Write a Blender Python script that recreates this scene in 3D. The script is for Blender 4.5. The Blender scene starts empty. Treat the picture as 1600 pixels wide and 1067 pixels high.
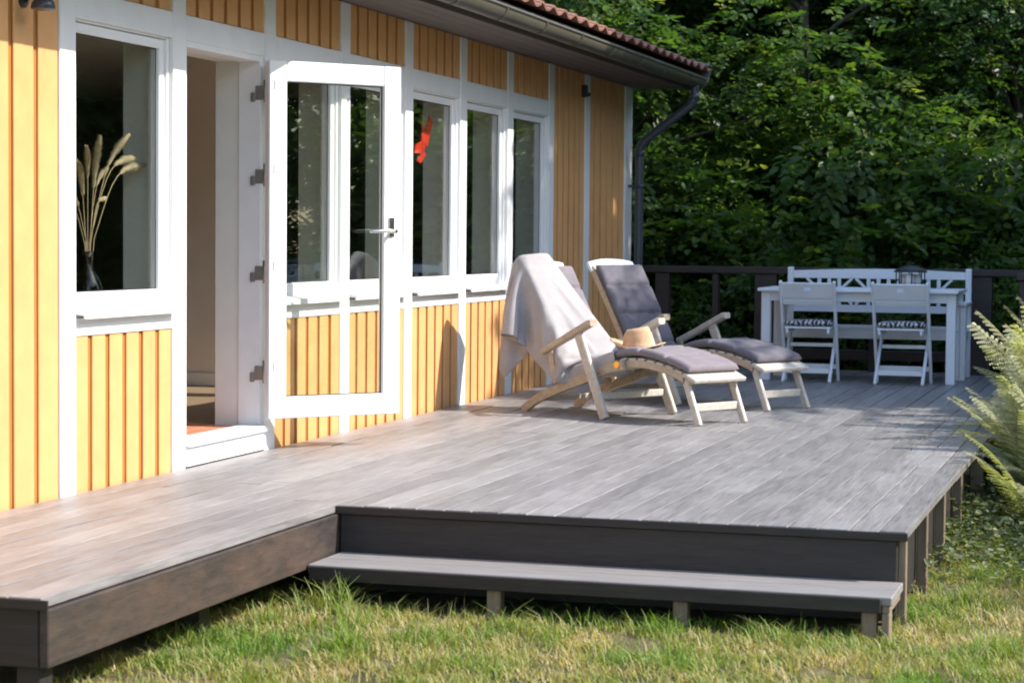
import bpy, bmesh, math, random
import numpy as np
from mathutils import Vector, Matrix, noise as mnoise
R = math.radians
rnd = random.Random(7)
sc = bpy.context.scene
C = sc.collection

# ------------------------------------------------------------------ camera
cam = bpy.data.cameras.new('camera')
cam_o = bpy.data.objects.new('camera', cam); C.objects.link(cam_o)
cam.sensor_fit = 'HORIZONTAL'; cam.sensor_width = 36.0
cam.lens = 3311.1 / 1600 * 36.0
cam.clip_start = 0.1; cam.clip_end = 600
fw = Vector((-0.2894, 0.9560, -0.0486)).normalized()
rt = Vector((0.9569, 0.2901, 0.0089)); rt = (rt - fw * rt.dot(fw)).normalized()
up = rt.cross(fw)
M = Matrix(((rt.x, up.x, -fw.x, 4.5252), (rt.y, up.y, -fw.y, 0.0), (rt.z, up.z, -fw.z, 1.1387), (0, 0, 0, 1)))
cam_o.matrix_world = M
cam.dof.use_dof = True; cam.dof.focus_distance = 11.5; cam.dof.aperture_fstop = 5.6
sc.camera = cam_o

# ------------------------------------------------------------------ light
SUN_EL = math.atan(0.90 / 1.011); SUN_AZ = math.atan2(0.15, 1.0)      # from +x, a little from +y
sun_dir = Vector((math.cos(SUN_EL) * math.cos(SUN_AZ), math.cos(SUN_EL) * math.sin(SUN_AZ), math.sin(SUN_EL)))
sl = bpy.data.lights.new('sun', 'SUN'); sl.energy = 2.8; sl.angle = R(0.53); sl.color = (1.0, 0.945, 0.87)
so = bpy.data.objects.new('sun', sl); C.objects.link(so)
so.rotation_euler = sun_dir.to_track_quat('Z', 'Y').to_euler(); so.location = (12, 14, 12)
w = bpy.data.worlds.new('World'); sc.world = w; w.use_nodes = True
nt = w.node_tree; bg = nt.nodes['Background']
sky = nt.nodes.new('ShaderNodeTexSky'); sky.sky_type = 'NISHITA'; sky.sun_disc = False
sky.sun_elevation = SUN_EL; sky.sun_rotation = math.pi / 2 - SUN_AZ
nt.links.new(sky.outputs['Color'], bg.inputs['Color']); bg.inputs['Strength'].default_value = 0.15
sc.view_settings.view_transform = 'Standard'; sc.view_settings.look = 'None'
sc.view_settings.gamma = 1.0; sc.view_settings.use_curve_mapping = False
sc.view_settings.exposure = 1.45
sc.render.engine = 'CYCLES'
sc.cycles.use_denoising = True; sc.cycles.filter_width = 1.9
sc.cycles.max_bounces = 8; sc.cycles.transparent_max_bounces = 12
sc.cycles.sample_clamp_indirect = 6

# ------------------------------------------------------------------ helpers
def tag(o, label=None, cat=None, group=None, kind=None):
    if label: o['label'] = label
    if cat: o['category'] = cat
    if group: o['group'] = group
    if kind: o['kind'] = kind
    return o
ROOT = {}
def thing(name, label, cat, loc=(0, 0, 0), group=None):
    o = bpy.data.objects.new(name, None); C.objects.link(o)
    o.location = loc; o.empty_display_size = 0.1
    ROOT[o] = Vector(loc)
    return tag(o, label, cat, group)

class MB:
    def __init__(s): s.v = []; s.f = []; s.sm = []
    def add(s, vs, fs, smooth=False):
        b = len(s.v); s.v += [tuple(q) for q in vs]
        for f in fs: s.f.append(tuple(b + i for i in f)); s.sm.append(smooth)
        return s
    def box(s, x0, x1, y0, y1, z0, z1):
        vs = [(x, y, z) for z in (z0, z1) for y in (y0, y1) for x in (x0, x1)]
        return s.add(vs, [(0, 2, 3, 1), (4, 5, 7, 6), (0, 1, 5, 4), (2, 6, 7, 3), (0, 4, 6, 2), (1, 3, 7, 5)])
    def bbox(s, x0, x1, y0, y1, z0, z1, b=0.004):
        """box with all edges chamfered"""
        c = Vector(((x0 + x1) / 2, (y0 + y1) / 2, (z0 + z1) / 2)); h = Vector(((x1 - x0) / 2, (y1 - y0) / 2, (z1 - z0) / 2))
        return s.obar(c, Vector((1, 0, 0)), Vector((0, 1, 0)), Vector((0, 0, 1)), h, b)
    def obar(s, c, ex, ey, ez, h, b=0.004):
        b = min(b, h.x * .45, h.y * .45, h.z * .45)
        vs = []; idx = {}
        for sx in (-1, 1):
            for sy in (-1, 1):
                for sz in (-1, 1):
                    for k in range(3):
                        q = [h.x - b, h.y - b, h.z - b]; q[k] += b
                        idx[(sx, sy, sz, k)] = len(vs)
                        vs.append(c + ex * (sx * q[0]) + ey * (sy * q[1]) + ez * (sz * q[2]))
        F = []
        ax = ((1, 2), (2, 0), (0, 1))
        def key(k, sg, a, sa, bb, sb, kk):
            t = [0, 0, 0]; t[k] = sg; t[a] = sa; t[bb] = sb
            return idx[(t[0], t[1], t[2], kk)]
        for k in range(3):
            a, bb = ax[k]
            for sg in (-1, 1):
                f = [key(k, sg, a, -1, bb, -1, k), key(k, sg, a, 1, bb, -1, k), key(k, sg, a, 1, bb, 1, k), key(k, sg, a, -1, bb, 1, k)]
                F.append(tuple(f if sg > 0 else f[::-1]))
            # edges running along axis k
            for sa in (-1, 1):
                for sb in (-1, 1):
                    f = [key(k, -1, a, sa, bb, sb, a), key(k, 1, a, sa, bb, sb, a), key(k, 1, a, sa, bb, sb, bb), key(k, -1, a, sa, bb, sb, bb)]
                    F.append(tuple(f if sa * sb < 0 else f[::-1]))
        for sx in (-1, 1):
            for sy in (-1, 1):
                for sz in (-1, 1):
                    f = [idx[(sx, sy, sz, k)] for k in range(3)]
                    F.append(tuple(f if sx * sy * sz > 0 else f[::-1]))
        return s.add(vs, F)
    def bar(s, p0, p1, wd, th, side=(0, 1, 0), b=0.004):
        """bar from p0 to p1; wd is across 'side', th is across the third axis"""
        p0 = Vector(p0); p1 = Vector(p1); ez = (p1 - p0); L = ez.length; ez /= L
        ex = Vector(side); ex = (ex - ez * ex.dot(ez)).normalized(); ey = ez.cross(ex)
        return s.obar((p0 + p1) / 2, ex, ey, ez, Vector((wd / 2, th / 2, L / 2)), b)
    def sweep(s, path, wd, th, side, cap=True, smooth=False):
        """rectangular section along a path, wd across the constant vector 'side' (numbers or lists)"""
        n = len(path); P = [Vector(q) for q in path]; side = Vector(side).normalized(); vs = []
        for i, q in enumerate(P):
            t = (P[min(i + 1, n - 1)] - P[max(i - 1, 0)]).normalized()
            nn = t.cross(side).normalized()
            a = (wd[i] if isinstance(wd, (list, tuple)) else wd) / 2; c = (th[i] if isinstance(th, (list, tuple)) else th) / 2
            k = min(a, c) * .35
            for u, v_ in ((-a + k, -c), (a - k, -c), (a, -c + k), (a, c - k), (a - k, c), (-a + k, c), (-a, c - k), (-a, -c + k)):
                vs.append(q + side * u + nn * v_)
        fs = []
        for i in range(n - 1):
            for j in range(8):
                fs.append((i * 8 + j, i * 8 + (j + 1) % 8, (i + 1) * 8 + (j + 1) % 8, (i + 1) * 8 + j))
        if cap: fs += [tuple(range(7, -1, -1)), tuple(range((n - 1) * 8, n * 8))]
        return s.add(vs, fs, smooth)
    def tube(s, path, r, n=10, cap=True, smooth=True):
        P = [Vector(q) for q in path]; m = len(P); vs = []
        t0 = (P[1] - P[0]).normalized(); a = Vector((0, 0, 1)) if abs(t0.z) < .9 else Vector((1, 0, 0))
        u = (a - t0 * a.dot(t0)).normalized()
        for i, q in enumerate(P):
            t = (P[min(i + 1, m - 1)] - P[max(i - 1, 0)]).normalized()
            u = (u - t * u.dot(t)).normalized(); v_ = t.cross(u)
            rr = r[i] if isinstance(r, (list, tuple)) else r
            for j in range(n):
                an = 2 * math.pi * j / n
                vs.append(q + u * (rr * math.cos(an)) + v_ * (rr * math.sin(an)))
        fs = [(i * n + j, i * n + (j + 1) % n, (i + 1) * n + (j + 1) % n, (i + 1) * n + j) for i in range(m - 1) for j in range(n)]
        s.add(vs, fs, smooth)
        if cap:
            b = len(s.v) - m * n
            s.f += [tuple(b + j for j in range(n - 1, -1, -1)), tuple(b + (m - 1) * n + j for j in range(n))]; s.sm += [False, False]
        return s
    def lathe(s, prof, c=(0, 0, 0), n=24, smooth=True, sx=1, sy=1):
        vs = []; m = len(prof)
        for r_, z in prof:
            for j in range(n):
                a = 2 * math.pi * j / n
                vs.append((c[0] + r_ * math.cos(a) * sx, c[1] + r_ * math.sin(a) * sy, c[2] + z))
        fs = [(i * n + j, i * n + (j + 1) % n, (i + 1) * n + (j + 1) % n, (i + 1) * n + j) for i in range(m - 1) for j in range(n)]
        return s.add(vs, fs, smooth)
    def mesh(s, name):
        me = bpy.data.meshes.new(name); me.from_pydata(s.v, [], s.f)
        if any(s.sm): me.polygons.foreach_set('use_smooth', s.sm)
        me.update(); return me
    def build(s, name, m, parent=None):
        return mobj(name, s.mesh(name), m, parent)

def smooth_path(pts, n=5):
    out = []; P = [Vector(q) for q in pts]; P = [P[0] * 2 - P[1]] + P + [P[-1] * 2 - P[-2]]
    for i in range(1, len(P) - 2):
        for j in range(n):
            t_ = j / n
            out.append(.5 * ((2 * P[i]) + (P[i + 1] - P[i - 1]) * t_ + (2 * P[i - 1] - 5 * P[i] + 4 * P[i + 1] - P[i + 2]) * t_ ** 2 + (3 * P[i] - P[i - 1] - 3 * P[i + 1] + P[i + 2]) * t_ ** 3))
    out.append(P[-2]); return out
def mobj(name, me, m, parent=None, inv=None):
    if m and not len(me.materials): me.materials.append(m)
    o = bpy.data.objects.new(name, me); C.objects.link(o)
    if parent:
        o.parent = parent
        r = parent
        if r not in ROOT: ROOT[r] = Vector((0, 0, 0))
        if ROOT[r].length > 0 and inv is None: o.matrix_parent_inverse = Matrix.Translation(-ROOT[r])
    return o
def copy_tree(o, parent=None):
    c = o.copy(); C.objects.link(c); c.parent = parent
    if parent: c.matrix_parent_inverse = o.matrix_parent_inverse.copy()
    for ch in list(o.children): copy_tree(ch, c)
    return c

# ------------------------------------------------------------------ materials
def newmat(name):
    m = bpy.data.materials.new(name); m.use_nodes = True
    t = m.node_tree; b = t.nodes['Principled BSDF']
    return m, t, b
def N(t, typ, **kw):
    n = t.nodes.new(typ)
    for k, v_ in kw.items():
        if k.startswith('i_'): n.inputs[k[2:].replace('_', ' ')].default_value = v_
        else: setattr(n, k, v_)
    return n
def L(t, a, ao, b, bi): t.links.new(a.outputs[ao], b.inputs[bi])
def coords(t, rand=True, scale=(1, 1, 1), use='Object'):
    tc = N(t, 'ShaderNodeTexCoord'); mp = N(t, 'ShaderNodeMapping'); mp.inputs['Scale'].default_value = scale
    if rand:
        oi = N(t, 'ShaderNodeObjectInfo'); mul = N(t, 'ShaderNodeVectorMath', operation='MULTIPLY_ADD')
        mul.inputs[1].default_value = (37.7, 53.3, 71.9)
        L(t, oi, 'Random', mul, 0); L(t, tc, use, mul, 2); L(t, mul, 0, mp, 'Vector')
    else: L(t, tc, use, mp, 'Vector')
    return mp
def ramp(t, stops):
    r_ = N(t, 'ShaderNodeValToRGB'); e = r_.color_ramp.elements
    while len(e) < len(stops): e.new(.5)
    for q, (p_, c_) in zip(e, stops): q.position = p_; q.color = (*c_, 1)
    return r_
def mixc(t, fac, a, b, blend='MIX'):
    n = N(t, 'ShaderNodeMix', data_type='RGBA', blend_type=blend)
    for s_, x in ((0, fac), (6, a), (7, b)):
        if hasattr(x, 'outputs'): t.links.new(x.outputs[0] if x.bl_idname != 'ShaderNodeMix' else x.outputs[2], n.inputs[s_])
        elif isinstance(x, (tuple, list)): n.inputs[s_].default_value = (*x, 1)
        else: n.inputs[s_].default_value = x
    return n
def bump(t, b, tex, out, strength=.3, dist=.002):
    bp = N(t, 'ShaderNodeBump'); bp.inputs['Strength'].default_value = strength; bp.inputs['Distance'].default_value = dist
    L(t, tex, out, bp, 'Height'); L(t, bp, 'Normal', b, 'Normal')

def paint(name, col, rough=.5, var=.08, dirt=None, scale=6, grain=None):
    m, t, b = newmat(name)
    mp = coords(t, True)
    n = N(t, 'ShaderNodeTexNoise', i_Scale=scale, i_Detail=5.0, i_Roughness=.6); L(t, mp, 0, n, 'Vector')
    lo = tuple(c * (1 - var) for c in col); hi = tuple(min(1, c * (1 + var * .6)) for c in col)
    r_ = ramp(t, ((.3, lo), (.7, hi))); L(t, n, 'Fac', r_, 'Fac')
    src = r_
    if dirt:
        n2 = N(t, 'ShaderNodeTexNoise', i_Scale=2.3, i_Detail=8.0, i_Roughness=.75); L(t, mp, 0, n2, 'Vector')
        r2 = ramp(t, ((.52, (0, 0, 0)), (.8, (.55, .55, .55)))); L(t, n2, 'Fac', r2, 'Fac')
        src = mixc(t, r2, r_, dirt)
    t.links.new(src.outputs[2] if src.bl_idname == 'ShaderNodeMix' else src.outputs[0], b.inputs['Base Color'])
    b.inputs['Roughness'].default_value = rough
    if grain:
        mg = coords(t, True, grain)
        ng = N(t, 'ShaderNodeTexNoise', i_Scale=1.0, i_Detail=4.0); L(t, mg, 0, ng, 'Vector'); bump(t, b, ng, 'Fac', .35, .0015)
    return m
def wood(name, dark, light, scale=(9, 1.2, 9), rough=.6, objvar=.25, b_=.5, blotch=None, bamt=.5, spec=.5):
    m, t, b = newmat(name)
    mp = coords(t, True, scale)
    n = N(t, 'ShaderNodeTexNoise', i_Scale=4.0, i_Detail=9.0, i_Roughness=.68, i_Distortion=.4); L(t, mp, 0, n, 'Vector')
    r_ = ramp(t, ((.25, dark), (.5, tuple((a + c) / 2 for a, c in zip(dark, light))), (.78, light))); L(t, n, 'Fac', r_, 'Fac')
    src = r_
    if blotch:
        mq = coords(t, True, (1.3, .5, 1.3))
        n2 = N(t, 'ShaderNodeTexNoise', i_Scale=2.6, i_Detail=7.0, i_Roughness=.7); L(t, mq, 0, n2, 'Vector')
        r2 = ramp(t, ((.45, (0, 0, 0)), (.72, (bamt, bamt, bamt)))); L(t, n2, 'Fac', r2, 'Fac')
        src = mixc(t, r2, r_, blotch)
    oi = N(t, 'ShaderNodeObjectInfo'); mr = N(t, 'ShaderNodeMapRange'); mr.inputs['To Min'].default_value = 1 - objvar; mr.inputs['To Max'].default_value = 1 + objvar
    L(t, oi, 'Random', mr, 'Value')
    hs = N(t, 'ShaderNodeHueSaturation'); L(t, mr, 0, hs, 'Value')
    t.links.new(src.outputs[2] if src.bl_idname == 'ShaderNodeMix' else src.outputs[0], hs.inputs['Color'])
    L(t, hs, 0, b, 'Base Color')
    b.inputs['Roughness'].default_value = rough; b.inputs['Specular IOR Level'].default_value = spec
    bump(t, b, n, 'Fac', b_, .004)
    return m
def foliage(name, stops, trans=.35, rough=.5, attr=True, tint=None):
    m, t, b = newmat(name)
    a = N(t, 'ShaderNodeAttribute', attribute_name='tint')
    r_ = ramp(t, stops); L(t, a, 'Fac', r_, 'Fac')
    L(t, r_, 0, b, 'Base Color'); b.inputs['Roughness'].default_value = rough; b.inputs['Specular IOR Level'].default_value = .35
    tr = N(t, 'ShaderNodeBsdfTranslucent'); g = N(t, 'ShaderNodeMix', data_type='RGBA', blend_type='MULTIPLY'); g.inputs[0].default_value = 1
    g.inputs[7].default_value = (1.5, 1.6, .55, 1); L(t, r_, 0, g, 6); t.links.new(g.outputs[2], tr.inputs['Color'])
    mx = N(t, 'ShaderNodeMixShader'); mx.inputs[0].default_value = trans
    L(t, b, 0, mx, 1); L(t, tr, 0, mx, 2); L(t, mx, 0, t.nodes['Material Output'], 'Surface')
    return m

YEL = (.70, .375, .150)
m_yel = paint('yellow_paint', YEL, .55, .10, dirt=(.58, .295, .085), grain=(14, 14, 1.1))
m_yelb = paint('groove_shade_stain', (.40, .165, .032), .6, .08)  # brown stain, darkened further to paint occlusion shade into the board gaps
m_white = paint('white_paint', (.80, .80, .79), .42, .03, dirt=(.66, .65, .61))
m_door = paint('door_white', (.82, .82, .81), .3, .015)
m_reveal = paint('reveal_paint', (.72, .73, .66), .6, .04)
m_deck = wood('deck_wood', (.085, .079, .078), (.33, .315, .312), (20, .8, 20), .42, .15, .6, blotch=(.35, .34, .34), bamt=.6)
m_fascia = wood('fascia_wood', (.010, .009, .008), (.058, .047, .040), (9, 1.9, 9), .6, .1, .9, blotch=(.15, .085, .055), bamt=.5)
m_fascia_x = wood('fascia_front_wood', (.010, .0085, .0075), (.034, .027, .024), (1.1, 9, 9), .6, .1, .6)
m_step = wood('step_wood', (.18, .168, .16), (.33, .315, .305), (1.0, 14, 14), .5, .1, .5)
m_post = wood('post_wood', (.13, .095, .065), (.30, .23, .16), (9, 9, 1.2), .7, .2, .6)
m_rail = wood('railing_wood', (.014, .009, .008), (.042, .028, .025), (1.2, 9, 9), .55, .12, .5)
m_teak = wood('teak_weathered', (.30, .235, .165), (.56, .46, .345), (7, 7, 7), .6, .1, .35)
m_teak2 = wood('teak_silver', (.38, .345, .29), (.62, .575, .50), (7, 7, 7), .6, .08, .35)
m_fwhite = paint('furniture_white', (.74, .77, .80), .45, .05, dirt=(.6, .62, .62))
m_soffit = paint('soffit_brown', (.115, .092, .078), .7, .15, grain=(14, 1.5, 14))
m_gut = paint('gutter_metal', (.095, .086, .062), .42, .15, dirt=(.10, .10, .06))
m_pipe = paint('downpipe_metal', (.055, .065, .08), .35, .12)
m_roof = paint('roof_tile', (.27, .125, .085), .75, .3, dirt=(.12, .085, .065), scale=11)
m_barge = paint('barge_grey', (.16, .165, .17), .6, .12)
m_taupe = paint('taupe_wall', (.88, .79, .69), .8, .04)
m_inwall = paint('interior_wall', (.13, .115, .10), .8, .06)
m_ceil = paint('interior_ceiling', (.75, .73, .70), .8, .05)
m_terra = paint('terracotta', (.55, .22, .12), .55, .18, dirt=(.35, .15, .09))
m_infloor = wood('interior_floor', (.30, .20, .13), (.48, .34, .23), (1.2, 10, 10), .4, .15, .2)
m_hinge = paint('hinge_metal', (.36, .35, .33), .4, .1); m_hinge.node_tree.nodes['Principled BSDF'].inputs['Metallic'].default_value = .8
m_chrome = paint('handle_metal', (.62, .61, .59), .22, .04); m_chrome.node_tree.nodes['Principled BSDF'].inputs['Metallic'].default_value = 1
m_black = paint('black_metal', (.02, .02, .022), .45, .2)
m_brass = paint('brass', (.75, .45, .06), .35, .1); m_brass.node_tree.nodes['Principled BSDF'].inputs['Metallic'].default_value = .7
m_red = paint('red_paper', (.80, .035, .015), .5, .06)
m_dry = paint('dried_grass', (.55, .44, .27), .8, .25, scale=40)
m_drystem = paint('dried_stem', (.34, .25, .14), .8, .2)
m_candle = paint('candle_wax', (.78, .77, .72), .5, .03)
m_rubber = paint('gasket', (.02, .02, .02), .6, .1)

def fabric(name, c, c2, weave=900, rough=.9, sc2=9):
    m, t, b = newmat(name)
    tc = N(t, 'ShaderNodeTexCoord')
    n = N(t, 'ShaderNodeTexNoise', i_Scale=sc2, i_Detail=6.0, i_Roughness=.7); L(t, tc, 'Object', n, 'Vector')
    r_ = ramp(t, ((.3, c), (.7, c2))); L(t, n, 'Fac', r_, 'Fac'); L(t, r_, 0, b, 'Base Color')
    n2 = N(t, 'ShaderNodeTexNoise', i_Scale=weave, i_Detail=2.0); L(t, tc, 'Object', n2, 'Vector'); bump(t, b, n2, 'Fac', .25, .001)
    b.inputs['Roughness'].default_value = rough; b.inputs['Specular IOR Level'].default_value = .15
    b.inputs['Sheen Weight'].default_value = .15
    return m
m_cush = fabric('cushion_grey', (.105, .098, .115), (.155, .145, .165))
m_cush2 = fabric('cushion_mauve', (.175, .15, .165), (.24, .21, .225))
m_blanket = fabric('blanket_cloth', (.31, .29, .292), (.40, .378, .376), 700, .95, 5)
m_straw = fabric('straw', (.50, .30, .17), (.66, .43, .26), 260, .8, 30)
def zebra():
    m, t, b = newmat('zebra_fabric')
    tc = N(t, 'ShaderNodeTexCoord')
    wv = N(t, 'ShaderNodeTexWave', i_Scale=9.0, i_Distortion=9.0, i_Detail=2.5); wv.inputs['Detail Scale'].default_value = 1.6
    L(t, tc, 'Object', wv, 'Vector'); r_ = ramp(t, ((.46, (.03, .03, .04)), (.56, (.62, .62, .63)))); L(t, wv, 'Fac', r_, 'Fac')
    L(t, r_, 0, b, 'Base Color'); b.inputs['Roughness'].default_value = .9
    return m
m_zebra = zebra()
def glassmat(name='window_glass', ior=1.5, tint=(.93, .95, .93)):
    m, t, b = newmat(name); t.nodes.remove(b)
    fr = N(t, 'ShaderNodeFresnel'); ge = N(t, 'ShaderNodeNewGeometry'); mi = N(t, 'ShaderNodeMapRange'); mi.inputs['To Min'].default_value = ior; mi.inputs['To Max'].default_value = 1 / ior; L(t, ge, 'Backfacing', mi, 'Value'); L(t, mi, 0, fr, 'IOR'); tr = N(t, 'ShaderNodeBsdfTransparent'); gl = N(t, 'ShaderNodeBsdfGlossy', i_Roughness=0.0)
    tr.inputs[0].default_value = (*tint, 1); gl.inputs[0].default_value = (.95, .97, 1, 1)
    mx = N(t, 'ShaderNodeMixShader'); L(t, fr, 0, mx, 0); L(t, tr, 0, mx, 1); L(t, gl, 0, mx, 2)
    L(t, mx, 0, t.nodes['Material Output'], 'Surface'); return m
m_glass = glassmat()
m_vase = glassmat('vase_glass', 1.6, (.42, .36, .30))

def lawn_mat():
    m, t, b = newmat('soil_and_moss')
    tc = N(t, 'ShaderNodeTexCoord')
    n = N(t, 'ShaderNodeTexNoise', i_Scale=1.6, i_Detail=8.0, i_Roughness=.7); L(t, tc, 'Object', n, 'Vector')
    n2 = N(t, 'ShaderNodeTexNoise', i_Scale=45.0, i_Detail=6.0, i_Roughness=.75); L(t, tc, 'Object', n2, 'Vector')
    r_ = ramp(t, ((.36, (.045, .06, .018)), (.5, (.12, .11, .045)), (.66, (.27, .20, .11)))); L(t, n, 'Fac', r_, 'Fac')
    r2 = ramp(t, ((.3, (.45, .45, .45)), (.7, (1.25, 1.25, 1.25)))); L(t, n2, 'Fac', r2, 'Fac')
    mm = mixc(t, 1.0, r_, r2, 'MULTIPLY'); t.links.new(mm.outputs[2], b.inputs['Base Color'])
    b.inputs['Roughness'].default_value = .95; bump(t, b, n2, 'Fac', .8, .02)
    return m
m_lawn = lawn_mat()
m_grass = foliage('grass_blade', ((0, (.50, .40, .22)), (.35, (.36, .32, .12)), (.58, (.21, .27, .06)), (1, (.12, .25, .03))), .35, .55)
m_leafA = foliage('maple_leaf', ((0, (.034, .072, .022)), (.5, (.066, .125, .032)), (.8, (.11, .175, .04)), (1, (.22, .25, .06))), .50, .42)
m_leafB = foliage('dark_leaf', ((0, (.024, .056, .026)), (.6, (.045, .095, .038)), (1, (.11, .165, .046))), .45, .4)
m_fern = foliage('fern_leaf', ((0, (.13, .16, .06)), (.5, (.28, .29, .15)), (1, (.54, .52, .36))), .35, .5)
m_cover = foliage('ground_cover_leaf', ((0, (.05, .075, .03)), (.6, (.12, .15, .06)), (1, (.26, .26, .14))), .3, .6)
m_bark = wood('bark', (.05, .042, .033), (.17, .15, .125), (6, 6, 1.0), .9, .15, 1.0)

# ------------------------------------------------------------------ ground
GZ = -0.38
def gh(x, y):
    return GZ + .035 * mnoise.noise((x * .6, y * .6, 3.1)) + .012 * mnoise.noise((x * 2.3, y * 2.3, 8.0))
gx = np.unique(np.concatenate([np.linspace(-150, -6, 18), np.linspace(-6, 9, 61), np.linspace(9, 150, 18)]))
gy = np.unique(np.concatenate([np.linspace(-120, 2, 14), np.linspace(2, 20, 73), np.linspace(20, 200, 24)]))
g = MB(); vs = []
for y in gy:
    for x in gx:
        k = max(0.0, y - 24) * .10
        vs.append((x, y, gh(x, y) + min(k, 9) * (1 if y > 24 else 0)))
nx = len(gx)
g.add(vs, [(j * nx + i, j * nx + i + 1, (j + 1) * nx + i + 1, (j + 1) * nx + i) for j in range(len(gy) - 1) for i in range(nx - 1)], True)
tag(g.build('ground', m_lawn), kind='structure')

# ------------------------------------------------------------------ deck
XL, YF, XR, YN, YE = 1.24, 8.387, 3.61, 5.893, 18.78
deck = thing('wooden_deck', 'weathered grey plank terrace along the yellow house wall', 'deck', (1.8, 12, GZ))
PW = .1205; T = .034
x = 0.012; ci = 0
while x < XR - .03:
    x1 = min(x + PW, XR + .012)
    y0 = YN - .018 if x1 < XL + .03 else YF - .012
    if x < XL < x1 and x1 > XL + .03: pass
    ys = [y0]
    yy = y0 + rnd.uniform(2.0, 4.6)
    while yy < YE - 1.2: ys.append(yy); yy += rnd.uniform(3.0, 4.8)
    ys.append(YE)
    for a, b_ in zip(ys[:-1], ys[1:]):
        dz = rnd.uniform(-.0018, .0018); jx = rnd.uniform(-.0012, .0012)
        e = rnd.uniform(0, .006) if a == y0 else .0015
        MB().bbox(x + jx, x1 - .0055 + jx, a + e, b_ - .0015, -T + dz, dz, .0022).build('plank', m_deck, deck)
    x += PW + .0002; ci += 1
# fascia, beams and posts
MB().bbox(XL - .03, XR + .012, YF - .022, YF - .0125, -T - .002, -.004, .002).build('plank_end_shade', m_fascia_x, deck)  # dark strip over the plank ends, painting in their shade
MB().bbox(-.3, XL + .002, YN - .026, YN - .0185, -T - .002, -.004, .002).build('plank_end_shade', m_fascia_x, deck)  # same painted shade on the near section's plank ends
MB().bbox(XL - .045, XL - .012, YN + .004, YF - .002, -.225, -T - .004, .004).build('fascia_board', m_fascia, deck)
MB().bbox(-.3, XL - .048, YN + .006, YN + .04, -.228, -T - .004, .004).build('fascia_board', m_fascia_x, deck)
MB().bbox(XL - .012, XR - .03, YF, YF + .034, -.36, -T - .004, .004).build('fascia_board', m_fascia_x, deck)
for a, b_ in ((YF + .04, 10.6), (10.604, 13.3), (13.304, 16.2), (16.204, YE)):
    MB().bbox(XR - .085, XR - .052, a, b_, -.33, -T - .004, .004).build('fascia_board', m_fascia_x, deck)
for (px, py, pw) in ((XL - .15, YN + .045, .085), (.25, YN + .05, .085), (XR - .032, 8.43, .034), (XR - .045, 9.25, .045), (XR - .045, 10.05, .045), (XR - .045, 10.95, .045), (XR - .05, 12.1, .07), (XR - .05, 13.4, .07), (XR - .05, 14.8, .07), (XR - .05, 16.3, .07), (XL - .24, 7.3, .085), (2.2, 8.7, .085), (1.3, 8.6, .085), (3.0, 9.4, .085), (.7, 7.2, .085)):
    top = -T - .002 if px > 3.4 else -.14
    MB().bbox(px, px + pw, py, py + pw, gh(px, py) - .06, top, .004).build('post', m_post if px > 3.4 else m_fascia_x, deck)
for jy in np.arange(6.3, YE, .62):
    MB().bbox(.02, (XL - .05) if jy < YF + .05 else XR - .08, jy, jy + .045, -.165, -T - .003, .003).build('joist', m_fascia_x, deck)

# step in front of the deck
step = thing('wooden_step', 'long low plank step on short posts in front of the deck', 'step', (2.4, 8.2, GZ))
ZS = -.20
for y0, y1 in ((8.012, 8.195), (8.199, 8.384)):
    MB().bbox(XL - .005, XR - .004, y0, y1, ZS - .034, ZS, .004).build('tread', m_step, step)
MB().bbox(XL + .004, XR - .045, 7.998, 8.0115, ZS - .062, ZS - .006, .003).build('tread_edge_shade', m_fascia_x, step)  # dark board covering the tread edge, its shade put into the colour
for px in (1.29, 2.0, 2.76, 3.49):
    MB().bbox(px, px + .058, 8.022, 8.080, gh(px, 8.1) - .05, ZS - .034, .004).build('post', m_post, step)
MB().bbox(XR - .043, XR - .012, 8.02, 8.36, ZS - .065, ZS - .0345, .003).build('end_board', m_post, step)
MB().bbox(XR - .042, XR - .013, 8.02, 8.10, gh(3.6, 8.05) - .04, ZS - .0655, .003).build('end_post', m_post, step)

# ------------------------------------------------------------------ house
K = [8.273 + 1.1 * k for k in range(9)]; YEND = 18.63; YW0 = 4.0
house = thing('house', 'yellow board house with white timber grid and tiled roof', 'house', (-3, 12, GZ))
SW = .07                                   # half width of a white stile
ZB = -.02                                  # bottom of boards (behind deck surface level)
Z_SR0, Z_SR1 = .69, .80                    # white rail under the windows
Z_H0, Z_H1 = 2.085, 2.207                  # header rail
Z_SOF = 2.50
TI = -.27                                  # inner face of the wall
openings = [(0, 'w'), (1, 'd')] + [(k, 'w') for k in range(2, 7)]
def bays():
    for k in range(8): yield k, K[k] + SW, K[k + 1] - SW
# core of the wall, in blocks so that the openings stay open
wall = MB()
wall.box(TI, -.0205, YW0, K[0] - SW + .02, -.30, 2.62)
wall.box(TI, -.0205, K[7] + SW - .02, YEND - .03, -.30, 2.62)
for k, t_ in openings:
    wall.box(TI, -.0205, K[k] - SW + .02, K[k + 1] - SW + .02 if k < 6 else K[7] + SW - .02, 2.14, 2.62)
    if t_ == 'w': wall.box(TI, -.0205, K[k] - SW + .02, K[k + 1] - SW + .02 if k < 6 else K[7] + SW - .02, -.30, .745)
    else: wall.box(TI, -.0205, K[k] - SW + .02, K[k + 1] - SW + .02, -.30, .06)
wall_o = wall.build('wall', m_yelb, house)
# inner lining boards of the piers (the deep reveals seen through the panes)
for k in range(0, 8):
    MB().box(TI - .004, -.062, K[k] - .055, K[k] + .055, .06, 2.30).build('pier_lining', m_reveal, house)
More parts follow.
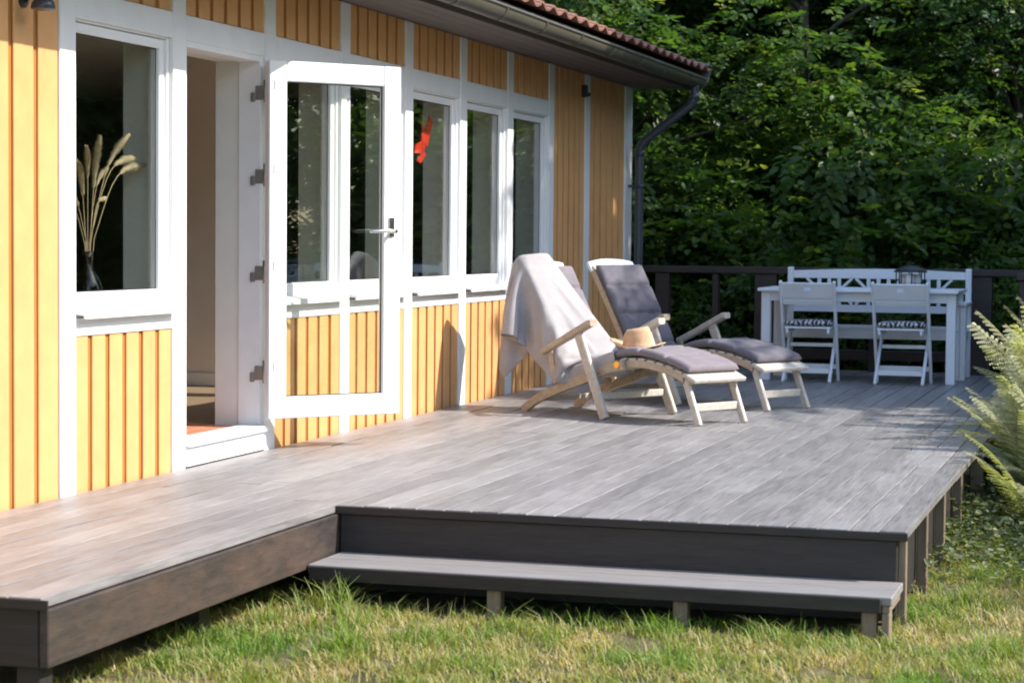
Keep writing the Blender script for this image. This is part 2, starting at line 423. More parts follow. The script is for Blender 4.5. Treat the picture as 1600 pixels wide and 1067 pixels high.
# vertical siding boards
def siding(y0, y1, z0, z1, n, face=-.010):
    p_ = (y1 - y0 + .044) / n
    for i in range(n):
        a = y0 + i * p_; b_ = a + p_ - .044
        j = rnd.uniform(-.0025, .0025)
        MB().bbox(-.0203, face + rnd.uniform(-.0015, .0015), a + j, b_ + j, z0, z1, .003).build('board', m_yel, wall_o)
def siding_from(y0, y1, z0, z1, pitch, gap):
    y = y1
    while y > y0 + .05:
        a = max(y0, y - pitch + gap)
        MB().bbox(-.0203, -.010 + rnd.uniform(-.0015, .0015), a, y, z0, z1, .003).build('board', m_yel, wall_o)
        y -= pitch
siding_from(YW0, K[0] - SW - .004, ZB, Z_SOF - .002, .205, .042)
for k, a, b_ in bays():
    if k < 7:
        siding(a + .003, b_ - .003, Z_H1 + .002, Z_SOF - .002, 6)
        if dict(openings)[k] == 'w': siding(a + .003, b_ - .003, ZB, Z_SR0 - .002, 6)
    else: siding(a + .003, b_ - .003, ZB, Z_SOF - .002, 6)
siding(K[8] + SW + .003, YEND - .26 - .003, ZB, Z_SOF - .002, 6)
# white timber grid
for k in range(9):
    MB().bbox(-.060 if k < 8 else -.0203, 0.0, K[k] - SW, K[k] + SW, ZB + .002, Z_SOF - .004, .003).build('stile', m_white, house)
MB().bbox(-.0203, 0.0, YEND - .26, YEND, ZB + .002, Z_SOF - .004, .003).build('corner_board', m_white, house)
for k, a, b_ in bays():
    if k < 7:
        MB().bbox(-.0203, -.003, a + .001, b_ - .001, Z_H0, Z_H1, .003).build('header_rail', m_white, house)
        if dict(openings)[k] == 'w': MB().bbox(-.0203, -.003, a + .001, b_ - .001, Z_SR0, Z_SR1 - .03, .003).build('sill_rail', m_white, house)

def frame_ring(mb, x0, x1, y0, y1, z0, z1, wl, wr, wb, wt, b_=.004):
    mb.bbox(x0, x1, y0, y0 + wl, z0, z1, b_); mb.bbox(x0, x1, y1 - wr, y1, z0, z1, b_)
    mb.bbox(x0 + .001, x1 - .001, y0 + wl, y1 - wr, z0, z0 + wb, b_); mb.bbox(x0 + .001, x1 - .001, y0 + wl, y1 - wr, z1 - wt, z1, b_)
    return mb
for k, t_ in openings:
    if t_ != 'w': continue
    a, b_ = K[k] + SW, K[k + 1] - SW
    fr = frame_ring(MB(), -.115, -.022, a + .001, b_ - .001, Z_SR1 - .03, Z_H0 + .02, .020, .020, .030, .030)
    win = fr.build('window', m_white, house)
    frame_ring(MB(), -.085, -.036, a + .023, b_ - .023, Z_SR1 + .003, Z_H0 - .013, .048, .048, .078, .045, .006).build('sash', m_white, win)
    MB().box(-.066, -.060, a + .064, b_ - .064, Z_SR1 + .075, Z_H0 - .052).build('pane', m_glass, win)
    gk = frame_ring(MB(), -.0595, -.0565, a + .070, b_ - .070, Z_SR1 + .080, Z_H0 - .057, .006, .006, .006, .006, .001)
    gk.build('gasket', m_rubber, win)
    # sloping drip sill
    s_ = MB(); ya, yb = a + .004, b_ - .004
    s_.add([(-.04, ya, .812), (.045, ya, .796), (.045, ya, .768), (.036, ya, .768), (.034, ya, .782), (-.04, ya, .790),
            (-.04, yb, .812), (.045, yb, .796), (.045, yb, .768), (.036, yb, .768), (.034, yb, .782), (-.04, yb, .790)],
           [(0, 1, 2, 3, 4, 5), (11, 10, 9, 8, 7, 6)] + [(i, i + 6, (i + 1) % 6 + 6, (i + 1) % 6) for i in range(6)])
    s_.build('drip_sill', m_white, win)
    MB().bbox(TI - .03, -.116, a - .010, b_ + .010, .745, .775, .004).build('inner_sill', m_reveal, win)
    MB().bbox(TI - .002, -.116, a - .010, b_ + .010, 2.10, 2.139, .003).build('head_lining', m_reveal, win)

# door frame and threshold
a, b_ = K[1] + SW, K[2] - SW
df = MB(); df.bbox(-.14, -.012, a + .001, a + .035, .06, Z_H0 + .02); df.bbox(-.14, -.012, b_ - .035, b_ - .001, .06, Z_H0 + .02)
df.bbox(-.139, -.013, a + .036, b_ - .036, Z_H0 - .03, Z_H0 + .02)
df_o = df.build('door_frame', m_white, house)
ln = MB(); ln.bbox(TI - .01, -.141, b_ - .022, b_ + .02, .06, 2.1); ln.bbox(TI - .01, -.141, a - .02, a + .022, .06, 2.1); ln.bbox(TI - .01, -.141, a + .022, b_ - .022, 2.062, 2.1)
ln.build('door_lining', m_reveal, df_o)
th = MB().bbox(-.12, .030, a + .002, b_ - .002, .100, .135, .005).build('threshold', m_white, house)
MB().bbox(-.0203, .012, a + .002, b_ - .002, .004, .0995, .004).build('kick_board', m_white, th)
# terrace door, standing open
DW, DZ0, DZ1 = .80, .172, 2.062
th_d = R(140)
hp = Vector((.035, b_ - .062, 0))
dd = Vector((math.sin(th_d), -math.cos(th_d), 0)); dn = Vector((dd.y, -dd.x, 0))    # dn faces the camera side
def dpt(u, n_, z): return hp + dd * u + dn * n_ + Vector((0, 0, z))
def dbar(mb, u0, u1, z0, z1, n0, n1, b_=.005):
    c = dpt((u0 + u1) / 2, (n0 + n1) / 2, (z0 + z1) / 2)
    return mb.obar(c, dd, dn, Vector((0, 0, 1)), Vector(((u1 - u0) / 2, abs(n1 - n0) / 2, (z1 - z0) / 2)), b_)
dr = MB(); ST = .106
dbar(dr, 0, ST, DZ0, DZ1, -.025, .03); dbar(dr, DW - ST, DW, DZ0, DZ1, -.025, .03)
dbar(dr, ST, DW - ST, DZ0, DZ0 + .115, -.024, .029); dbar(dr, ST, DW - ST, DZ1 - .108, DZ1, -.024, .029)
door = dr.build('door', m_door, house)
pn = MB(); dbar(pn, ST - .006, DW - ST + .006, DZ0 + .11, DZ1 - .103, -.003, .003, .001); pn.build('pane', m_glass, door)
gk = MB()
for (u0, u1, z0, z1) in ((ST, ST + .006, DZ0 + .115, DZ1 - .108), (DW - ST - .006, DW - ST, DZ0 + .115, DZ1 - .108), (ST, DW - ST, DZ0 + .115, DZ0 + .121), (ST, DW - ST, DZ1 - .114, DZ1 - .108)):
    dbar(gk, u0, u1, z0, z1, .004, .009, .001)
gk.build('gasket', m_rubber, door)
hd = MB(); zc = 1.17; uc = DW - .058
dbar(hd, uc - .016, uc + .016, zc - .03, zc + .075, .0305, .038, .004)
hd.tube([dpt(uc, .036, zc), dpt(uc, .085, zc)], .010, 12)
hd.tube([dpt(uc, .085, zc), dpt(uc - .02, .092, zc), dpt(uc - .07, .094, zc + .002), dpt(uc - .15, .092, zc - .002), dpt(uc - .165, .086, zc - .003)], [.011, .011, .010, .009, .006], 12)
hd.build('handle', m_chrome, door)
for zc in (1.90, 1.46, .95, .42):
    h = MB()
    h.tube([(hp.x - .018, hp.y + .020, zc - .06), (hp.x - .018, hp.y + .020, zc + .06)], .010, 10)
    h.bbox(hp.x - .075, hp.x - .012, hp.y + .020, hp.y + .0265, zc - .045, zc + .03, .002)
    h.bbox(hp.x - .100, hp.x - .075, hp.y + .012, hp.y + .0265, zc - .055, zc - .005, .003)
    h.bar((hp.x - .018, hp.y + .020, zc + .03), dpt(.03, .031, zc + .03), .05, .007, (0, 0, 1), .002)
    h.build('hinge', m_hinge, df_o)

# interior
fl = MB().box(-5.2, -.125, YW0 + .2, YEND - .3, .02, .112).build('interior_floor', m_infloor, house)
for i in range(6):
    for j in range(5):
        x1 = -.130 - i * .152; y0 = K[1] - .02 + j * .232
        MB().bbox(x1 - .148, x1, y0, y0 + .228, .1125, .126, .003).build('floor_tile', m_terra, fl)
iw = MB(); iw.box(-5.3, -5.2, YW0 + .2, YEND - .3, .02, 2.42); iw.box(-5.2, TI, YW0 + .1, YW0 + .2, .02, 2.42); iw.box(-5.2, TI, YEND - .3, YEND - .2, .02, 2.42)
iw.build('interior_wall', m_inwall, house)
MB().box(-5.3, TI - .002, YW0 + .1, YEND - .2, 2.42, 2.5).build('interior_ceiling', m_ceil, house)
pt = MB().box(-1.93, -1.2, 13.2, 13.3, .113, 2.419).build('partition', m_taupe, house)
MB().bbox(-1.93, -1.2, 13.178, 13.199, .113, .205, .004).build('baseboard', m_white, pt)

# eaves, gutter, roof
sf = MB().box(-.03, .499, YW0, 18.72, Z_SOF, Z_SOF + .02).build('soffit', m_soffit, house)
for q in (.08, .115, .222, .329, .436): MB().bbox(q - .052, q + .052, YW0, 18.72, Z_SOF - .012, Z_SOF - .0005, .003).build('soffit_board', m_soffit, sf) if q > .1 else None
MB().bbox(.500, .524, YW0, 18.72, 2.47, 2.64, .003).build('fascia', m_soffit, house)
gr = MB(); gc = (.592, 2.562); n_ = 12
sec = [(gc[0] + .068 * math.cos(math.pi + math.pi * i / n_), gc[1] + .075 * math.sin(math.pi + math.pi * i / n_)) for i in range(n_ + 1)]
sec += [(gc[0] + .066 - (.068 + .062) / 2 * 0, gc[1] + .008)]
ins = [(gc[0] + .063 * math.cos(2 * math.pi - math.pi * i / n_), gc[1] + .070 * math.sin(2 * math.pi - math.pi * i / n_)) for i in range(n_ + 1)]
loop = sec + ins; m_ = len(loop)
gr.add([(q[0], YW0, q[1]) for q in loop] + [(q[0], 18.70, q[1]) for q in loop], [(i, (i + 1) % m_, (i + 1) % m_ + m_, i + m_) for i in range(m_)], True)
capv = [(gc[0] + .074 * math.cos(math.pi + math.pi * i / n_), gc[1] + .08 * math.sin(math.pi + math.pi * i / n_)) for i in range(n_ + 1)]
gr.add([(q[0], 18.70, q[1]) for q in capv] + [(q[0], 18.712, q[1]) for q in capv], [tuple(range(n_, -1, -1)), tuple(range(n_ + 1, 2 * n_ + 2))] + [(i, i + 1, i + n_ + 2, i + n_ + 1) for i in range(n_)])
gut = gr.build('gutter', m_gut, house)
MB().tube([(.662, YW0, 2.568), (.662, 18.7, 2.568)], .010, 10).build('gutter_lip', m_hinge, gut)  # paler metal paints in the sky reflection along the lip
bk = None
for yb in np.arange(4.5, 18.6, .9):
    if bk is None:
        mbk = MB(); mbk.sweep([(.518, 0, 2.597), (.522, 0, 2.547), (.547, 0, 2.497), (.592, 0, 2.481), (.637, 0, 2.497), (.665, 0, 2.547), (.669, 0, 2.578)], .025, .004, (0, 1, 0)); bk = mbk.mesh('bracket')
    o = mobj('bracket', bk, m_gut, gut); o.location.y = yb
# downpipe
yd = 18.50
path = smooth_path([(.592, yd, 2.50), (.592, yd, 2.42), (.575, yd, 2.355), (.52, yd, 2.30), (.20, yd, 2.06), (.125, yd, 1.99), (.100, yd, 1.90), (.100, yd, 1.80), (.100, yd, 1.0), (.100, yd, -.002)], 4)
dp = MB().tube(path, .040, 14).build('downpipe', m_pipe, house)
for z in (2.40, 1.90): MB().tube([(.1 if z < 2 else .592, yd, z - .02), (.1 if z < 2 else .592, yd, z + .03)], .045, 14).build('pipe_collar', m_pipe, dp)
for z in (1.6, .55):
    c = MB(); c.tube([(.1, yd, z), (.1, yd, z + .025)], .044, 14); c.bbox(-.01, .062, yd - .01, yd + .01, z, z + .025); c.build('pipe_clip', m_pipe, dp)
# tiled roof
PIT = math.tan(R(15)); XE, ZE = .665, 2.632; TW, TL = .272, .36
YR0, YR1 = YW0, 18.66
rf = MB(); rf.box(-.1, .1, 0, 1, 0, 1); rf = MB()
rf.add([(XE - .04, YR0, ZE - .03), (XE - .04, YR1, ZE - .03), (-3.4, YR1, ZE - .03 + 4.1 * PIT), (-3.4, YR0, ZE - .03 + 4.1 * PIT),
        (XE - .04, YR0, ZE - .07), (XE - .04, YR1, ZE - .07), (-3.4, YR1, ZE - .07 + 4.1 * PIT), (-3.4, YR0, ZE - .07 + 4.1 * PIT)],
       [(0, 1, 2, 3), (7, 6, 5, 4), (0, 4, 5, 1), (1, 5, 6, 2), (2, 6, 7, 3), (3, 7, 4, 0)])
roof = rf.build('roof', m_soffit, house)
def tile_profile(t_):                       # height across a pantile, t in 0..1
    return .036 * (math.sin(2 * math.pi * (t_ + .05)) * .5 + .5) ** 1.2
cs, sn = math.cos(R(15)), math.sin(R(15))
tmb = MB(); tv = []; nt_ = 14
for q in range(2):
    for lay in (0, 1):
        for i in range(nt_ + 1):
            t_ = i / nt_; h_ = tile_profile(t_) + (.016 if lay == 0 else 0) + (.018 if q == 0 else .0)
            d_ = -.02 if q == 0 else TL
            tv.append((-d_ * cs + h_ * sn, t_ * (TW + .012), d_ * sn + h_ * cs))
n1 = nt_ + 1
tf = []
for i in range(nt_):
    tf += [(i, i + 1, 2 * n1 + i + 1, 2 * n1 + i), (n1 + i + 1, n1 + i, 3 * n1 + i, 3 * n1 + i + 1), (i + 1, i, n1 + i, n1 + i + 1), (2 * n1 + i, 2 * n1 + i + 1, 3 * n1 + i + 1, 3 * n1 + i)]
tf += [(0, 2 * n1, 3 * n1, n1), (nt_, n1 + nt_, 3 * n1 + nt_, 2 * n1 + nt_)]
tmb.add(tv, tf, False); tile_me = tmb.mesh('tile')
ncol = int((YR1 - YR0) / TW)
for row in range(2):
    for c in range(ncol):
        o = mobj('tile', tile_me, m_roof, roof)
        o.location = (XE - row * (TL - .03) * cs + rnd.uniform(-.004, .004), YR1 - (c + 1) * TW + rnd.uniform(-.003, .003), ZE - .02 + row * (TL - .03) * sn)
        o.rotation_euler = (rnd.uniform(-.006, .006), 0, rnd.uniform(-.008, .008))
big = MB()
for row in range(2, 13):
    ox, oz = XE - row * (TL - .03) * cs, ZE - .02 + row * (TL - .03) * sn
    for c in range(ncol):
        oy = YR1 - (c + 1) * TW
        big.add([(q[0] + ox, q[1] + oy, q[2] + oz) for q in tv[:n1] + tv[2 * n1:3 * n1]], [(i, i + 1, n1 + i + 1, n1 + i) for i in range(nt_)])
bo = big.build('upper_tile_courses', m_roof, roof); tag(bo, kind='stuff')
# far gable: wall end, barge board
MB().bbox(-4.0, -.0345, YEND - .03, YEND - .002, -.3, 2.62, .003).build('gable_wall', m_yel, house)
bb = MB(); bb.bar((XE + .02, 18.695, ZE - .035), (-3.4, 18.695, ZE - .035 + 4.085 * PIT), .04, .13, (0, 1, 0), .004); bb.build('barge_board', m_barge, house)
bb = MB(); bb.bar((XE + .03, 18.70, ZE + .055), (-3.4, 18.70, ZE + .055 + 4.095 * PIT), .11, .016, (0, 1, 0), .004); bb.build('verge_flashing', m_barge, house)
MB().box(-.03, .499, 18.7205, 18.745, Z_SOF - .01, Z_SOF + .10).build('eave_end', m_barge, house)

# lamps on the wall
lamp = thing('wall_lamp', 'small dark metal wall lamp on the yellow boards beside the big window', 'lamp', (-.01, 7.99, 2.05))
l_ = MB(); l_.lathe([(.001, 0), (.034, .004), (.034, .012), (.001, .014)], (0, 0, 0), 18)
m4 = Matrix.Translation((-.010, 7.90, 2.11)) @ Matrix.Rotation(math.pi / 2, 4, 'Y')
lb = MB().add([m4 @ Vector(q) for q in l_.v], l_.f, True); lb.build('wall_plate', m_black, lamp)
MB().tube([(0, 7.90, 2.11), (.045, 7.90, 2.125), (.085, 7.895, 2.105)], .010, 10).build('arm', m_black, lamp)
MB().lathe([(.006, .045), (.030, .042), (.045, .026), (.052, .0), (.048, -.004), (.002, -.012)], (.095, 7.89, 2.072), 20).build('lamp_head', m_pipe, lamp)
lamp2 = thing('motion_sensor', 'tiny dark sensor high on the yellow boards near the house corner', 'sensor', (-.01, 16.9, 2.33))
MB().bbox(-.012, .035, 16.88, 16.94, 2.30, 2.40, .008).build('housing', m_black, lamp2)
MB().lathe([(.002, -.022), (.018, -.016), (.024, 0), (.024, .01)], (.040, 16.91, 2.325), 14).build('lens', m_black, lamp2)

# vase with dried grasses on the inner sill of the left window
vy, vx, vz = 8.775, -.175, .776
MB().lathe([(.002, .0), (.060, .002), (.066, .03), (.066, .12), (.052, .165), (.026, .20), (.022, .25), (.027, .285), (.024, .285), (.019, .25), (.023, .20), (.048, .163), (.061, .118), (.061, .03), (.002, .012)], (vx, vy, vz), 28).build('vase', m_vase)
tag(bpy.data.objects['vase'], 'dark glass bottle vase standing on the window sill indoors', 'vase')
bun = thing('dried_grass_bunch', 'bunch of tan dried plume grass standing in the glass vase', 'dried grass', (vx, vy, vz + .015))
def plume(tip, lean, rr, ln_, seed):
    r2 = random.Random(seed); base = Vector((vx, vy, vz + .016)); tip = Vector(tip)
    neck = Vector((vx + r2.uniform(-.008, .008), vy + r2.uniform(-.008, .008), vz + .285))
    pts = [base]
    for i in range(1, 11):
        u = i / 10
        q = neck.lerp(tip, u) + Vector((0, 0, 1)) * (math.sin(u * math.pi) * lean + .05 * max(0, math.sin((u - .1) * math.pi)) ** 2) + Vector((0, (tip.y - neck.y) * .25, 0)) * (u ** 3 - u)
        pts.append(q)
    st_ = MB().tube(pts, .0028, 6).build('stem', m_drystem, bun)
    # plume: many fine awns round the upper part
    mb = MB(); n = 0
    L_ = [(pts[i] - pts[i - 1]).length for i in range(1, 11)]; tot = sum(L_)
    for k in range(900):
        u = 1 - (r2.random() ** .8) * ln_ * 1.75 / tot
        f = u * 10; i = min(9, int(f)); q = pts[i].lerp(pts[i + 1], f - i) if i < 10 else pts[10]
        tdir = (pts[min(10, i + 1)] - pts[i]).normalized()
        w_ = (1 - u) * tot / (ln_ * 1.75)
        rad = rr * (math.sin(min(1, w_ * 1.0 + .12) * math.pi * .86) + .12)
        dv = Vector((r2.gauss(0, 1), r2.gauss(0, 1), r2.gauss(0, 1))); dv = (dv - tdir * dv.dot(tdir)).normalized()
        e = q + dv * rad * 1.25 * r2.uniform(.5, 1) + tdir * .024
        s_ = tdir.cross(dv) * .0046
        m1 = q.lerp(e, .6)
        mb.add([q, m1 + s_, e, m1 - s_], [(0, 1, 2, 3)])
    mb.build('plume', m_dry, st_)
for i, (tx, ty, tz, le, rr, ln_) in enumerate(((-.16, 8.86, 1.575, .00, .020, .24), (-.15, 9.12, 1.60, .03, .018, .22), (-.16, 9.30, 1.47, .06, .022, .20), (-.17, 9.22, 1.50, .07, .020, .18),
                                       (-.17, 8.66, 1.46, .03, .020, .22), (-.2, 8.60, 1.30, .04, .016, .18), (-.16, 8.90, 1.30, .02, .010, .10), (-.18, 8.55, 1.20, .05, .012, .12), (-.19, 8.98, 1.44, .03, .015, .17), (-.15, 8.72, 1.52, .02, .016, .18))):
    plume((tx, ty, tz), le, rr, ln_, i)
# red bird hanging behind a pane
by, bx = 13.26, -.125
bird = thing('paper_bird', 'bright red paper bird hanging inside a window pane', 'ornament', (bx, by, 1.68))
bd = MB(); bd.lathe([(.001, -.115), (.020, -.09), (.030, -.03), (.026, .02), (.014, .06), (.016, .075), (.010, .095), (.001, .115)], (bx, by + .02, 1.79), 14, True, .5, 1); bd.build('body', m_red, bird)
for pts in (((by + .02, 1.80), (by + .15, 1.95), (by + .22, 1.90), (by + .10, 1.735)), ((by + .03, 1.78), (by - .12, 1.745), (by - .15, 1.69), (by + .02, 1.69)), ((by + .03, 1.71), (by - .09, 1.64), (by - .02, 1.625), (by + .08, 1.69))):
    w_ = MB(); w_.add([(bx + .004, q[0], q[1]) for q in pts] + [(bx - .003, q[0], q[1]) for q in pts], [(3, 2, 1, 0), (4, 5, 6, 7)] + [(i, (i + 1) % 4, (i + 1) % 4 + 4, i + 4) for i in range(4)]); w_.build('wing', m_red, bird)
MB().tube([(bx, by + .02, 1.90), (bx, by + .02, 2.11)], .0012, 5).build('thread', m_white, bird)

# ------------------------------------------------------------------ railing at the far end of the deck
rail = thing('deck_railing', 'dark brown timber railing at the far end of the deck', 'railing', (2, 18.62, 0))
MB().bbox(.12, 3.62, 18.55, 18.69, .845, .905, .006).build('top_rail', m_rail, rail)
MB().bbox(.14, 3.60, 18.60, 18.64, .10, .19, .005).build('bottom_rail', m_rail, rail)
for px, pw in ((.24, .13), (.76, .055), (1.14, .20), (2.15, .10), (3.02, .18), (3.50, .10)):
    MB().bbox(px, px + pw, 18.57, 18.67, -.15, .8445, .005).build('post', m_rail, rail)
srail = thing('side_railing', 'short brown railing running back along the deck edge behind the ferns', 'railing', (3.6, 18, 0))
MB().bbox(3.50, 3.62, 16.9, 18.545, .845, .90, .006).build('top_rail', m_rail, srail)
MB().bbox(3.545, 3.585, 16.9, 18.545, .42, .52, .005).build('middle_rail', m_rail, srail)
for py in (16.95, 17.8):
    MB().bbox(3.52, 3.60, py, py + .08, -.15, .8445, .005).build('post', m_rail, srail)

# ------------------------------------------------------------------ steamer loungers
LWID = .52
def make_lounger(label):
    lg = thing('steamer_lounger', label, 'sun lounger', (0, 0, 0), 'steamer loungers on the deck')
    V = Vector((0, 1, 0))
    for v_ in (.018, LWID - .018):        # long curved rails: rear foot up to the seat hinge
        MB().sweep(smooth_path([(0, v_, .004), (.10, v_, .065), (.2, v_, .112), (.366, v_, .172), (.63, v_, .258), (.80, v_, .318), (.93, v_, .342)]), .030, [.058] * 8 + [.062] * 23, V).build('seat_rail', m_teak, lg)
    for v_ in (.052, LWID - .052):        # leg rest rails
        MB().sweep(smooth_path([(.80, v_, .325), (.95, v_, .352), (1.09, v_, .356), (1.25, v_, .335), (1.38, v_, .300), (1.475, v_, .262)]), .028, .05, V).build('leg_rest_rail', m_teak, lg)
        MB().bar((1.43, v_ + .0, .275), (1.545, v_ - .0, .002), .03, .045, V, .005).build('foot_leg', m_teak2, lg)
    MB().bbox(1.478, 1.502, .066, LWID - .066, .085, .135, .005).build('foot_stretcher', m_teak2, lg)
    k = 0
    for s_, z_ in ((.98, .383), (1.06, .386), (1.14, .378), (1.22, .366), (1.30, .350), (1.38, .328)):
        c = Vector((s_, LWID / 2, z_ - .0)); a = -.0 - (s_ - 1.06) * .9
        MB().obar(c, Vector((math.cos(a), 0, math.sin(a))), V, Vector((-math.sin(a), 0, math.cos(a))), Vector((.028, LWID / 2 - .035, .008)), .004).build('slat', m_teak2, lg)
    a = R(-22); c = Vector((1.478, LWID / 2, .292))
    MB().obar(c, Vector((math.cos(a), 0, math.sin(a))), V, Vector((-math.sin(a), 0, math.cos(a))), Vector((.055, LWID / 2 - .02, .014)), .006).build('end_slat', m_teak2, lg)
    for s_, z_ in ((.42, .240), (.52, .268), (.62, .299), (.72, .332), (.82, .362), (.90, .378)):
        a = R(16); c = Vector((s_, LWID / 2, z_))
        MB().obar(c, Vector((math.cos(a), 0, math.sin(a))), V, Vector((-math.sin(a), 0, math.cos(a))), Vector((.03, LWID / 2 - .033, .008)), .004).build('slat', m_teak2, lg)
    MB().bbox(.14, .17, .034, LWID - .034, .070, .105, .005).build('rear_stretcher', m_teak2, lg)
    # backrest
    for v_ in (.055, LWID - .055):
        MB().sweep(smooth_path([(.36, v_, .165), (.315, v_, .25), (.16, v_, .50), (.02, v_, .73), (-.115, v_, .935)]), .028, .05, V).build('back_rail', m_teak, lg)
    bx0, bz0, bx1, bz1 = .315, .27, -.10, .905
    dv = Vector((bx1 - bx0, 0, bz1 - bz0)).normalized(); nv = Vector((-dv.z, 0, dv.x))
    for i in range(9):
        u = (i + .6) / 9.2
        c = Vector((bx0 + (bx1 - bx0) * u, LWID / 2, bz0 + (bz1 - bz0) * u)) - nv * .0 
        MB().obar(c, dv, V, nv, Vector((.028, LWID / 2 - .07, .008)), .004).build('slat', m_teak2, lg)
    # curved head rail with an arched top
    hs = MB(); n = 12; vs_ = []
    for i in range(n + 1):
        v_ = .03 + (LWID - .06) * i / n; ar = math.sin(math.pi * i / n)
        for (du, dn_) in ((-.02, -.012), (.055 + .028 * ar, -.012), (.055 + .028 * ar, .012), (-.02, .012)):
            vs_.append(Vector((bx1, v_, bz1)) + dv * (du + .02) + nv * dn_)
    hs.add(vs_, [(i * 4 + j, i * 4 + (j + 1) % 4, (i + 1) * 4 + (j + 1) % 4, (i + 1) * 4 + j) for i in range(n) for j in range(4)] + [(3, 2, 1, 0), (n * 4, n * 4 + 1, n * 4 + 2, n * 4 + 3)])
    hs.build('head_rail', m_fwhite, lg)
    # arms and their legs, outside the side rails
    for sgn, v_ in ((-1, -.055), (1, LWID + .055)):
        MB().sweep(smooth_path([(.26, v_, .405), (.36, v_, .448), (.50, v_, .512), (.62, v_, .568), (.695, v_, .602), (.725, v_, .606)]), [.045] * 4 + [.05] * 6 + [.06] * 10 + [.068] * 5 + [.06], .042, V).build('armrest', m_teak if sgn < 0 else m_teak2, lg)
        MB().bar((.585, v_ + sgn * -.004, .535), (.835, v_, .002), .030, .068, V, .006).build('front_leg', m_teak2, lg)
        MB().bar((.30, v_ - sgn * .025, .42), (.335, v_ - sgn * .052, .20), .024, .045, V, .004).build('arm_strut', m_teak, lg)
        mb = MB(); mb.tube([(.705, v_ - sgn * .0, .285), (.705, v_ - sgn * .085, .285)], .010, 10); mb.build('pivot', m_brass, lg)
    MB().bbox(.745, .775, -.03, LWID + .03, .12, .165, .005).build('front_stretcher', m_teak2, lg)
    mb = MB(); mb.tube([(.88, -.002, .347), (.88, .03, .347)], .022, 14); mb.build('hinge_knob', m_brass, lg)
    return lg

def make_cushion(name, label, mat, cat='cushion'):
    """long tufted pad: leg rest, seat and backrest in one, in lounger coordinates"""
    path = smooth_path([(1.475, 0, .335), (1.40, 0, .362), (1.25, 0, .400), (1.09, 0, .425), (.95, 0, .428), (.80, 0, .392), (.62, 0, .335), (.46, 0, .290), (.385, 0, .295), (.325, 0, .355), (.22, 0, .515), (.10, 0, .705), (-.02, 0, .895), (-.055, 0, .950)], 22)
    # arclength
    acc = [0]
    for a, b_ in zip(path[:-1], path[1:]): acc.append(acc[-1] + (b_ - a).length)
    tot = acc[-1]; nv = 34; y0, y1 = .028, LWID - .028
    vs_ = []; n = len(path); row = 2 * nv
    tuft = [t_ * tot for t_ in (.115, .235, .355, .49, .66, .785, .905)]
    for i, q in enumerate(path):
        t_ = (path[min(i + 1, n - 1)] - path[max(i - 1, 0)]).normalized(); nn = Vector((0, 1, 0)).cross(t_)
        nn = nn if nn.z > 0 or True else -nn
        nn = Vector((t_.z, 0, -t_.x)); nn = nn if nn.x * .5 + nn.z > 0 else -nn
        endt = min(acc[i], tot - acc[i]) / .03
        prof = math.sqrt(min(1, max(.02, 1 - (1 - min(1, endt)) ** 2)))
        for top in (1, 0):
            for j in range(nv):
                u = j / (nv - 1); u2 = u if top else 1 - u
                y = y0 + (y1 - y0) * u2
                ed = min(u2, 1 - u2) / .07
                pr_ = math.sqrt(max(.03, 1 - (1 - min(1, ed)) ** 2))
                d_ = 0
                for tt in tuft:
                    ds = abs(acc[i] - tt)
                    d_ += .017 * math.exp(-(ds / .012) ** 2)                       # cross seam
                    for uu in (.27, .73):
                        d_ += .020 * math.exp(-((ds / .03) ** 2 + ((u2 - uu) * .43 / .03) ** 2))
                h = (.030 * pr_ * prof - d_ * pr_) if top else -(.022 * pr_ * prof)
                if top: h += .004 * mnoise.noise((acc[i] * 9, y * 9, 2.0))
                vs_.append((q.x + nn.x * h, y, q.z + nn.z * h))
    fs = [(i * row + j, i * row + (j + 1) % row, (i + 1) * row + (j + 1) % row, (i + 1) * row + j) for i in range(n - 1) for j in range(row)]
    fs += [tuple(range(row - 1, -1, -1)), tuple(range((n - 1) * row, n * row))]
    mb = MB(); mb.add(vs_, fs, True)
    o = mb.build(name, mat)
    # ties / straps as parts
    for s_, z_ in ((1.42, .330), (.24, .48)):
        for v_ in (.040, LWID - .040):
            st_ = MB().tube([(s_, v_, z_ + .012), (s_ + .01, v_ - .008 * (1 if v_ < .2 else -1), z_ - .03), (s_ + .005, v_ - .004 * (1 if v_ < .2 else -1), z_ - .075)], .004, 6); st_.build('tie_strap', mat, o)
    return tag(o, label, cat, 'lounger cushions')
LA1 = math.atan2(-.5106, .8598); LO1 = Vector((.527, 13.441, 0))
LA2 = R(-30); LO2 = Vector((.715, 14.70, 0))
lg1 = make_lounger('weathered teak steamer lounger with a blanket thrown over its back')
cu1 = make_cushion('lounger_cushion', 'mauve grey tufted cushion half covered by blanket and hat', m_cush2)
lg2 = copy_tree(lg1); lg2['label'] = 'weathered teak steamer lounger with its grey cushion uncovered, beside the railing'
cu2 = copy_tree(cu1); cu2['label'] = 'dark grey tufted cushion on the lounger without blanket'
cu2.data = cu1.data.copy(); cu2.data.materials[0] = m_cush
for o, p_, a in ((lg1, LO1, LA1), (cu1, LO1, LA1), (lg2, LO2, LA2), (cu2, LO2, LA2)):
    o.location = p_; o.rotation_euler = (0, 0, a)
ML1 = Matrix.Translation(LO1) @ Matrix.Rotation(LA1, 4, 'Z')

